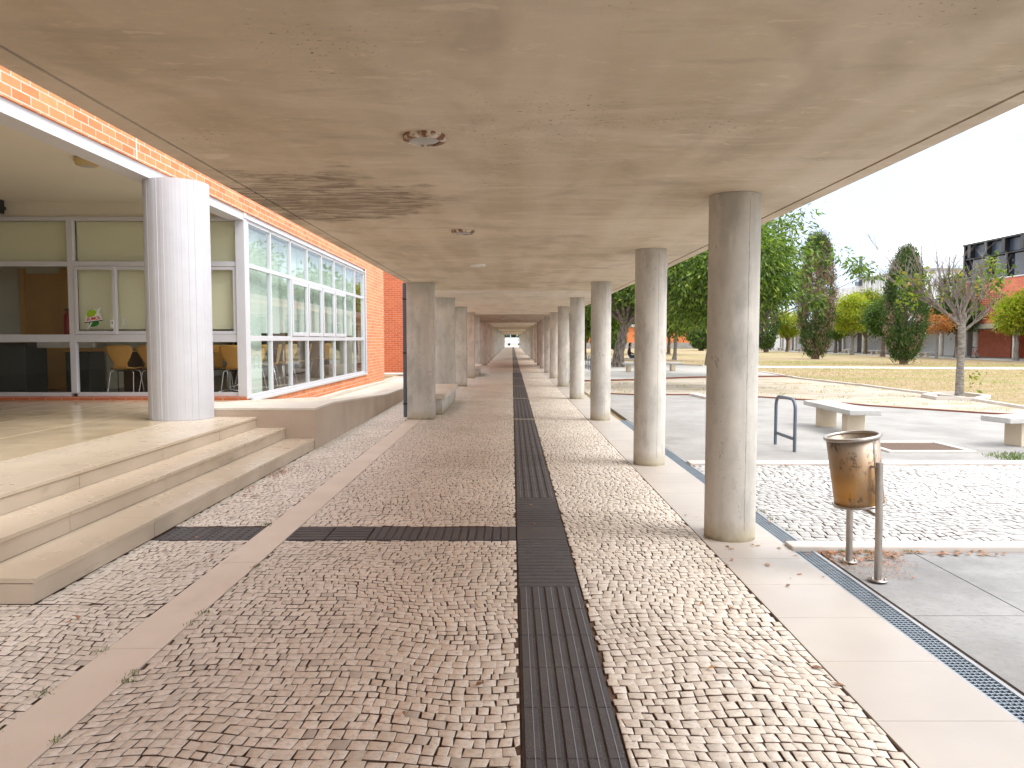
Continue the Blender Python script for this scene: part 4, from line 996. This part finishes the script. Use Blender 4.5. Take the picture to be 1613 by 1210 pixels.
def cypress(loc,h,rw,label,seed,brown=.5,n=15000,low=False,ls=.30):
    r=np.random.default_rng(seed); e=empty('cypress',loc,0,label,'cypress','cypresses on the lawn')
    m_=MB(); m_.tube([(0,0,-.05),(0,0,h*.10),(0,0,h*.5),(0,0,h*.85)],[rw*.22,rw*.18,rw*.10,.03],10); m_.build('trunk','bark_brown',e)
    bm=MB(); rr=random.Random(seed)
    for k in range(40):
        z=h*rr.uniform(.06,.75); a_=rr.uniform(0,6.28); bm.tube([(0,0,z),(math.cos(a_)*rw*.4,math.sin(a_)*rw*.4,z+h*.08),(math.cos(a_)*rw*.6,math.sin(a_)*rw*.6,z+h*.18)],[.05,.035,.015],5)
    bm.build('branches','bark_brown',e)
    # clumps
    nc=380; zt=np.concatenate([r.uniform(.06,.3,nc//8),r.uniform(.06,1,nc-nc//8)]); 
    def R_(t_): 
        return rw*np.interp(t_,[0.05,.12,.3,.5,.7,.85,.95,1.0],[.32,.60,.92,1.0,.90,.72,.46,.16])
    th=r.uniform(0,2*np.pi,nc); off=r.uniform(.62,.96,nc)**.7
    cx=np.cos(th)*R_(zt)*off; cy=np.sin(th)*R_(zt)*off; cz=zt*h
    br_=(np.abs(r.normal(size=nc))*0+r.random(nc))<brown*np.interp(zt,[0,.3,.6,.9,1],[.25,.35,1.0,.35,.1])
    C=[];D=[];mi=[]
    for i in range(nc):
        k=n//nc; q=r.normal(size=(k,3))*np.array([rw*.11,rw*.11,h*.026]); C.append(q+np.array([cx[i],cy[i],cz[i]])); D.append(np.tile(np.array([math.cos(th[i])*.5,math.sin(th[i])*.5,1.4]),(k,1))); mi.append(np.where(r.random(k)<(.85 if br_[i] else .04),1,0))
    leaves_mesh(np.concatenate(C),ls,.35,0,r,np.concatenate(D),['leaf_cyp','leaf_brown'],'foliage',e,np.concatenate(mi))
cypress((26.3,65,0),10.4,1.55,'tall cypress with a browned middle, left of the two tall ones',31,.9,40000,ls=.2)
cypress((26.35,50.4,0),7.5,1.28,'tall cypress with small orange patches, right of the two tall ones',32,.3,40000,ls=.16)
cypress((43*.78,99,0),7.5,1.5,'dark cypress half hidden behind the nearest round column',33,.1,9000,ls=.3)
cypress((29,115,0),5.0,2.0,'squat dark cypress right of the orange gable',34,.05,7000,ls=.45)
cypress((21.8,120,0),4.8,2.0,'squat dark cypress left of the orange gable',35,.05,7000,ls=.45)
cypress((15.2,110,0),3.6,1.5,'small rounded dark cypress behind the leaning trunk',36,.05,5000,ls=.4)
# far tree belt
bt=[(9,165,6),(19,168,6.5),(28,166,7),(38,170,7),(50,172,7),(14,185,7)]
for i,(x,y,h) in enumerate(bt):
    tree('distant_tree','distant tree of the dark belt behind the orange wall, '+['first','second','third','fourth','fifth','sixth'][i]+' in the row',(x,y,0),[(0,0,0),(0,0,1.5),(0,0,3)],.3,(0,0,h*.72),(6,4,h*.42),4200,.9,.5,'leaf_mid','bark_brown',80+i,.3,8,46,.9,group='distant trees behind the orange wall')

# ================================================================== FAR BUILDINGS
GX=42.0
G_=empty('gallery_roof',(GX,60,2.6),0,'long thin concrete roof of the gallery across the lawn','gallery')
MB().box(-.45,-26,0,3.4,64,.42).build('roof_slab','plaza',G_)
gp=empty('gallery_column'); gp['category']='column'; gp['group']='round columns of the far gallery'
MB().lathe([(.21,0),(.21,2.598)],24).build('shaft','column',gp)
for i in range(16):
    y=51.8+5.4*i
    lb=['round gallery column outside the right edge','round gallery column right of the yellow green tree at the right edge','round gallery column standing behind the parked bicycle','round gallery column just left of the dark recess'][i] if i<4 else ('one of the gallery columns in front of the white walls' if i<10 else 'one of the small distant gallery columns left of the tall cypress')
    inst(gp,(GX,y,0),0,lb)
struct(MB().box(38.6,30,-.055,46,125,-.012).build('gallery_paving','plaza'))
WB=empty('white_building',(45.4,75,0),0,'white rendered building with streaked upper walls behind the gallery','building')
m_=MB(); m_.box(0,-.15,-.1,8,60,2.95); m_.build('lower_wall','white_wall',WB)
t=NT('streaked_white_wall'); n_=t.noise(3,6,.7,t.co((1,1.3,.10))); zs_=t.n('SeparateXYZ'); t.l(t.co(),zs_.inputs[0])
M['streak']=t.fin(t.mix(t.math('MULTIPLY',t.ramp(n_,[(.45,0),(.65,1)]),t.ramp(t.math('MULTIPLY',zs_.outputs[2],.1),[(.55,.1),(.92,1)])),(.70,.70,.70),(.30,.28,.25)),.9,0,n_,.2,.01)
m_=MB(); m_.box(1.5,12,3.0,14,26,9.6).box(1.5,26.1,3.0,14,36,8.9); m_.build('upper_wall','streak',WB)
MB().box(1.2,11.8,9.6,14.2,26.2,9.85).build('roof_cap','patio',WB)
m_=MB(); m_.box(1.3,36.1,3.0,12,37.2,8.2); m_.build('orange_end','brick_far',WB)
m_=MB(); m_.box(-.6,36,8.9,14,46,9.15); m_.build('blue_roof_edge','rackpaint',WB)
for y0,y1 in ((22,23.6),(28,29.2),(33,34.5),(39,41),(45,46.5),(51,52)):
    MB().box(-.03,y0,0,-.004,y1,2.5).build('door','dark',WB)
MB().box(-.03,47.5,0,-.004,49,2.5).build('orange_door','oakdoor',WB)
# chimney mast
e=empty('roof_mast',(46.9,101.5,8.9),0,'grey mast standing on the roof of the white building','mast'); m_=MB(); m_.tube([(0,0,0),(0,0,3.9)],.22,10).build('pole','rackpaint',e); MB().box(-.5,-.5,0,.5,.5,.5).build('base','rackpaint',e)
m_=MB(); m_.box(-.32,-.32,1.9,.32,.32,2.2); m_.build('collar','rackpaint',e)
# louvred brown link
e=empty('louvre_block',(45,70.5,3.02),0,'dark brown louvred block under a white roof line, behind the bare tree','building')
MB().box(.4,0,0,6,9.5,4.95).build('body','darkwood',e)
m_=MB()
for k in range(24): m_.box(.2,.1,.1+k*.2,.39,9.4,.16+k*.2)
m_.build('louvres','redkerb',e,0); MB().box(-.2,-.3,5.0,6,10,5.3).build('roof_line','white_wall',e)
m_=MB()
for k in range(5): m_.box(.05,.2+2.2*k,0,.19,.35+2.2*k,4.95)
m_.build('post','white_wall',e)
# red brick block with glazing
RB=empty('brick_block',(GX,69.4,0),0,'red brick building with a dark glazed top storey at right edge','building')
m_=MB(); m_.box(-.4,-30,3.03,16,-.2,6.9); m_.build('upper_brick_wall','brick_far',RB)
m_=MB(); m_.box(3.2,-1.4,-.1,16,4.0,2.95); m_.build('lower_brick_wall','brick_far',RB)
MB().box(4.6,-30,-.1,16,-1.4,2.95).build('shaded_wall','brick_far',RB)
MB().box(4.0,4.01,-.1,16,5.38,2.95).build('dark_recess','dark',RB)
MB().box(-.1,-30,6.92,16,-.2,10.1).build('glazed_storey','glass_dark',RB)
M['panel']=simple('blue_grey_panel',(.035,.05,.08),.35,0,.1,1)
m_=MB()
for k in range(12):
    y=-1.2-2.35*k
    if k: m_.box(-.42,y-.12,6.95,-.11,y+.12,8.9)
    m_.box(-.75,y-.22,8.98,-.11,y+.22,10.1)
m_.box(-.45,-30,8.86,-.12,-.2,8.97).box(-.8,-30,10.1,-.1,-.2,10.25).box(-.5,-.2,3.0,1,.05,10.3); m_.build('fins','black',RB)
m_=MB()
for k in range(12):
    y=-1.2-2.35*k; m_.box(-.35,y-2.1,9.02,-.12,y-.25,10.06)
m_.build('panel','panel',RB)
MB().box(-.48,-30,6.82,-.405,-.2,6.91).build('sill_band','white_wall',RB)
# brick lattice
m_=MB(); m_.box(-.42,-5.6,3.6,-.404,-.9,5.5); m_.build('lattice_backing','darkwood',RB)
m_=MB()
for j in range(11): m_.box(-.47,-5.7,3.6+j*.19,-.424,-.8,3.66+j*.19)
for j in range(22): m_.box(-.465,-5.65+j*.225,3.6,-.4245,-5.57+j*.225,5.5)
m_.build('brick_lattice','brick_far',RB)
# orange building at the end of the lawn
OB=empty('orange_building',(10,142,0),0,'long low orange building at the end of the lawn behind trees','building')
M['orange']=simple('orange_render',(.62,.20,.07),.85,0,.08,.3)
MB().box(0,0,1.05,32,10,4.0).build('wall','orange',OB); MB().box(-.2,-.2,-.1,32.2,10,1.05).build('plinth','patio',OB); MB().box(-.4,-.5,4.0,32.4,10.5,4.5).build('roof','plaza',OB)
m_=MB(); 
for x in (-2,2.8,6.4,24,28): m_.box(x,-.25,1.1,x+1.6,-.01,3.4)
m_.build('opening','dark',OB)
# corridor end
e=empty('parked_van',(-1.7,205,0),0,'tiny white van parked beyond the far end of the corridor','van')
m_=MB(); m_.poly([(0,0),(4.6,0),(4.6,1.8),(0,1.8)],.45,1.25); m_.box(.0,.1,1.25,3.4,1.7,2.1); m_.build('body','white_paint',e,.12)
MB().box(3.42,.2,1.3,3.5,1.6,1.9).build('windscreen','glass_dark',e)
for x in (.9,3.7):
    m_=MB(); m_.tube([(x,-.04,.36),(x,.2,.36)],.36,18); m_.build('wheel','black',e)
e=empty('end_wall',(-14,225,0),0,'pale wall with hedge seen through the end of the corridor','wall'); MB().box(0,0,0,30,.5,2.2).build('wall_body','coping',e); MB().box(0,-.05,2.2,30,.55,2.35).build('coping','plaza',e)
C_=rng.uniform([-16,0,1.2],[16,3,6.0],(5000,3)); hd=empty('hedge',(0,229,0),0,'green hedge above the pale wall at the far end of the corridor','hedge'); leaves_mesh(C_,.9,.5,.2,rng,None,'leaf_dark','foliage',hd)
MB().tube([(-12,1.5,0),(-12,1.5,2.5)],.2,8).build('stem','bark_brown',hd)

# ================================================================== PEOPLE
def person(loc,rz,label,top,legs,hair,seed=1):
    e=empty('person',loc,rz,label,'person')
    # faces +X, seated at z~.45
    P=dict(pel=(0,0,.56),wa=(.0,0,.75),ch=(.03,0,1.0),nk=(.06,0,1.15),hd=(.11,0,1.22),hd2=(.12,0,1.33))
    V=[P['pel'],P['wa'],P['ch'],P['nk'],P['hd'],P['hd2']]; Rr=[(.17,.19),(.15,.16),(.16,.19),(.055,.055),(.075,.07),(.09,.08)]
    Ed=[(0,1),(1,2),(2,3),(3,4),(4,5)]
    for s in (-1,1):
        b=len(V); V+=[(.12,s*.10,.54),(.50,s*.11,.53),(.50,s*.11,.28),(.49,s*.11,.08),(.62,s*.12,.04)]; Rr+=[(.115,.115),(.085,.085),(.055,.055),(.04,.04),(.035,.04)]
        Ed+=[(0,b),(b,b+1),(b+1,b+2),(b+2,b+3),(b+3,b+4)]
        b=len(V); V+=[(.03,s*.20,1.05),(.05,s*.24,.82),(.28,s*.18,.72),(.36,s*.13,.74)]; Rr+=[(.06,.06),(.045,.045),(.035,.035),(.028,.035)]
        Ed+=[(2,b),(b,b+1),(b+1,b+2),(b+2,b+3)]
        for f in range(4):
            c=len(V); V.append((.44+.008*(f in(1,2)),s*.13+(f-1.5)*.018,.725-.01*f)); Rr.append((.009,.009)); Ed.append((b+3,c))
        c=len(V); V.append((.40,s*.09,.75)); Rr.append((.010,.010)); Ed.append((b+3,c))
    me=bpy.data.meshes.new('body'); me.from_pydata(V,Ed,[]); 
    for m__ in (top,legs,'skin','black'): me.materials.append(M[m__])
    o=bpy.data.objects.new('body_src',me); COL.objects.link(o); sk=o.modifiers.new('s','SKIN')
    for i,(a_,b_) in enumerate(Rr): me.skin_vertices[0].data[i].radius=(a_,b_)
    me.skin_vertices[0].data[0].use_root=True
    su=o.modifiers.new('u','SUBSURF'); su.levels=2; su.render_levels=2
    bpy.context.view_layer.update(); m2=bpy.data.meshes.new_from_object(o.evaluated_get(bpy.context.evaluated_depsgraph_get())); bpy.data.objects.remove(o)
    m2.materials.clear()
    for m__ in (top,legs,'skin','black'): m2.materials.append(M[m__])
    for p in m2.polygons:
        c=p.center; p.use_smooth=True
        p.material_index=2 if (c.z>1.13 or (c.x>.30 and c.z>.66)) else (3 if c.z<.11 else (1 if (c.z<.62) else 0))
    q=bpy.data.objects.new('body',m2); COL.objects.link(q); q.parent=e
    m_=MB(); T=Matrix.Translation((.085,0,1.31)); vs=[];fs=[];n=20;k=12
    for i in range(k+1):
        ph=math.pi*i/k
        for j in range(n):
            th=2*math.pi*j/n; x=.115*math.sin(ph)*math.cos(th); y=.095*math.sin(ph)*math.sin(th); z=.13*math.cos(ph)
            if x>.03 and z<.05: x=.03
            if z<0 and hair=='long': z*=3.4; x=x*.8-.06*min(1,-z/.3); 
            vs.append((.085+x,y,1.31+z))
    for i in range(k):
        for j in range(n): fs.append((i*n+j,i*n+(j+1)%n,(i+1)*n+(j+1)%n,(i+1)*n+j))
    m_.add(vs,fs,0,True); m_.build('hair','hair',e)
M['skin']=simple('skin',(.50,.30,.21),.6); M['hair']=simple('dark_hair',(.015,.010,.008),.5); M['jacket']=simple('plum_jacket',(.03,.014,.02),.8); M['jeans']=simple('blue_jeans',(.035,.05,.10),.85); M['navy']=simple('black_top',(.01,.01,.012),.85)
person((7.48,48.0,0),R(-12),'woman with long dark hair and dark jacket seated on a bench, facing right','jacket','jeans','long')
person((39.8,75.0,0),R(50),'person in black seated by the far gallery with back turned','navy','navy','short',2)
# bicycle
def bike():
    e=empty('bicycle',(40.5,65.6,0),R(35),'parked mountain bicycle with red frame leaning by the brick wall','bicycle')
    for x in (-.53,.53):
        wv_=MB(); wv_.tube([(x+.33*math.cos(2*math.pi*i/32),0,.345+.33*math.sin(2*math.pi*i/32)) for i in range(32)],.022,8,closed=True); wo=wv_.build('wheel','black',e)
        s=MB(); s.tube([(x+.30*math.cos(2*math.pi*i/32),0,.345+.30*math.sin(2*math.pi*i/32)) for i in range(32)],.010,6,closed=True)
        for i in range(12): a_=2*math.pi*i/12; s.tube([(x,0,.345),(x+.3*math.cos(a_),0,.345+.3*math.sin(a_))],.003,4)
        s.build('rim','chrome',wo)
    f=MB()
    bb=(-.08,0,.33); st=(-.22,0,.78); hd_=(.36,0,.82); hl=(.40,0,.70)
    for a_,b in ((bb,st),(st,hd_),(bb,hl),((-.53,0,.345),bb),((-.53,0,.345),(-.19,0,.70)),((.36,0,.86),(.53,0,.345))): f.tube([a_,b],.02,8)
    f.build('frame','red',e); MB().tube([(.33,-.30,.98),(.34,-.1,.96),(.35,.1,.96),(.33,.30,.98)],.014,8).build('handlebar','black',e)
    f=MB(); f.tube([st,(-.25,0,.90)],.014,8); f.tube([(.36,0,.82),(.34,0,.96)],.016,8); f.build('seat_post','chrome',e)
    f=MB(); f.tube([(-.38,0,.92),(-.28,0,.925),(-.12,0,.92)],[.065,.05,.02],8); f.build('saddle','black',e)
    f=MB(); f.lathe([(.09,-.01),(.09,.01)],18,mat=Matrix.Translation((-.08,-.04,.33))@Matrix.Rotation(R(90),4,'X')); f.tube([(-.08,-.09,.33),(-.02,-.09,.18)],.01,6); f.tube([(-.02,-.15,.18),(-.02,-.07,.18)],.02,6); f.build('crank','black',e)
bike()
M['rack_pale']=simple('galvanised_hoop',(.50,.51,.52),.4,.6)
rb=rack('rack_pale'); rb['group']='pale hoop bike stands by the far gallery'; 
for i,(x,y) in enumerate(((39.9,66.9),(40.6,75.5),(40.6,78.3))): inst(rb,(x,y,0),0,['pale hoop bike stand left of the bicycle','pale hoop stand beside the person in black','pale hoop stand between bench and cypress'][i],sc_=1.2)

# ================================================================== LITTER, WEEDS, GRASS
def flat_leaves(name,P,size,mat,lab=None):
    n=len(P); r=rng; a_=r.uniform(0,6.28,n); L_=size*r.uniform(.5,1.3,n); W=L_*r.uniform(.3,.6,n); lift=r.uniform(.001,.014,n)
    d=np.stack([np.cos(a_),np.sin(a_),np.zeros(n)],1); s=np.stack([-np.sin(a_),np.cos(a_),np.zeros(n)],1); up=np.array([0,0,1.])
    V=np.stack([P-d*L_[:,None]/2,P+s*W[:,None]/2+up*lift[:,None],P+d*L_[:,None]/2+up*(lift*.6)[:,None],P-s*W[:,None]/2+up*(lift*.8)[:,None]],1).reshape(-1,3)
    o=quads_mesh(name,V,np.arange(4*n).reshape(-1,4),mat); o['kind']='stuff'; return o
Pl=[]
def scat(n,x0,x1_,y0,y1,z=.008,g_=None):
    if g_: 
        q=np.stack([rng.normal((x0+x1_)/2,(x1_-x0)/2,n),rng.normal((y0+y1)/2,(y1-y0)/2,n),np.full(n,z)],1)
    else: q=np.stack([rng.uniform(x0,x1_,n),rng.uniform(y0,y1,n),np.full(n,z)],1)
    Pl.append(q)
scat(45,-2.87,-2.70,8.4,9.3,.012); scat(30,-2.87,-2.6,7.2,8.2); scat(18,-2.8,-2.15,5,12); scat(10,-2.8,-2.15,3,6)
scat(110,2.32,2.85,5.35,5.61,-.002); scat(60,2.3,3.6,5.5,5.61,-.002); scat(25,2.6,7,5.45,5.61,-.002); scat(30,1.55,2.3,4.7,7); scat(24,-1.8,1.5,2.6,12,.008)
scat(60,2.3,8,9.38,9.5,.004); scat(14,1.47,1.53,3,12,.006)
flat_leaves('fallen_leaves',np.concatenate(Pl),.055,'litter')
Pl=[]; scat(700,2.30,2.9,5.2,5.6,-.004); scat(300,2.35,2.75,4.95,5.3,-.006)
flat_leaves('leaf_crumbs',np.concatenate(Pl),.014,'litter')
def tufts(name,centres,mat,h=.05,per=16,spread=.04,z=0):
    C=[]
    for (x,y) in centres: C.append(np.stack([rng.normal(x,spread,per),rng.normal(y,spread,per),np.full(per,z)],1))
    C=np.concatenate(C); n=len(C); d=rng.normal(size=(n,3))*.5; d[:,2]=1.0
    o=leaves_mesh(C,h,.18,-.6,rng,d,mat,name); o['kind']='stuff'; return o
tufts('weeds',[(-2.11,6.37),(-2.12,6.42),(-1.81,4.3),(-1.80,4.15),(-1.81,3.5),(-1.80,3.42),(-2.12,3.3),(-1.81,2.9),(-2.11,2.95),(-1.81,5.2),(-2.11,3.75),(2.31,6.6),(2.33,6.9),(2.32,6.2),(4.4,9.68),(4.55,9.70),(4.7,9.66),(4.9,9.75),(3.1,9.7),(2.31,8),(2.7,5.58),(3.0,5.59),(2.5,5.57),(7.9,9.8),(8.1,9.85)],['weed'],.02,30,.022)
cs=[(rng.uniform(6.6,7.6),rng.uniform(9.9,10.4)) for _ in range(60)]
tufts('grass_patch',cs,['weed'],.05,14,.07)
# short dry grass over the near lawn and dirt
n=26000; P=np.stack([rng.uniform(2.5,34,n),rng.uniform(16,58,n)],1)
keep=(rng.random(n)<1)
lx=np.interp(P[:,1],[p[1] for p in LK],[p[0] for p in LK])
inl=(P[:,0]>lx+.1)&~((np.abs(P[:,1]-(46.9-(P[:,0]-12)*.19))<2.0))
rk=np.interp(P[:,0],[p[0] for p in RK],[p[1] for p in RK])
ind=(P[:,0]<lx-.1)&(P[:,1]>rk+.2)&(P[:,1]<28.5)&(np.sin(P[:,0]*2.1+P[:,1]*1.3)+np.sin(P[:,1]*2.9-P[:,0])>.5)
P=P[inl|ind]; C=np.concatenate([P,np.full((len(P),1),-.055)],1)
C=np.repeat(C,3,0)+np.concatenate([rng.normal(size=(3*len(C),2))*.06,np.zeros((3*len(C),1))],1)
d=rng.normal(size=C.shape)*.7; d[:,2]=.8
o=leaves_mesh(C,.09,.16,-.3,rng,d,['grassb'],'dry_grass'); o['kind']='stuff'
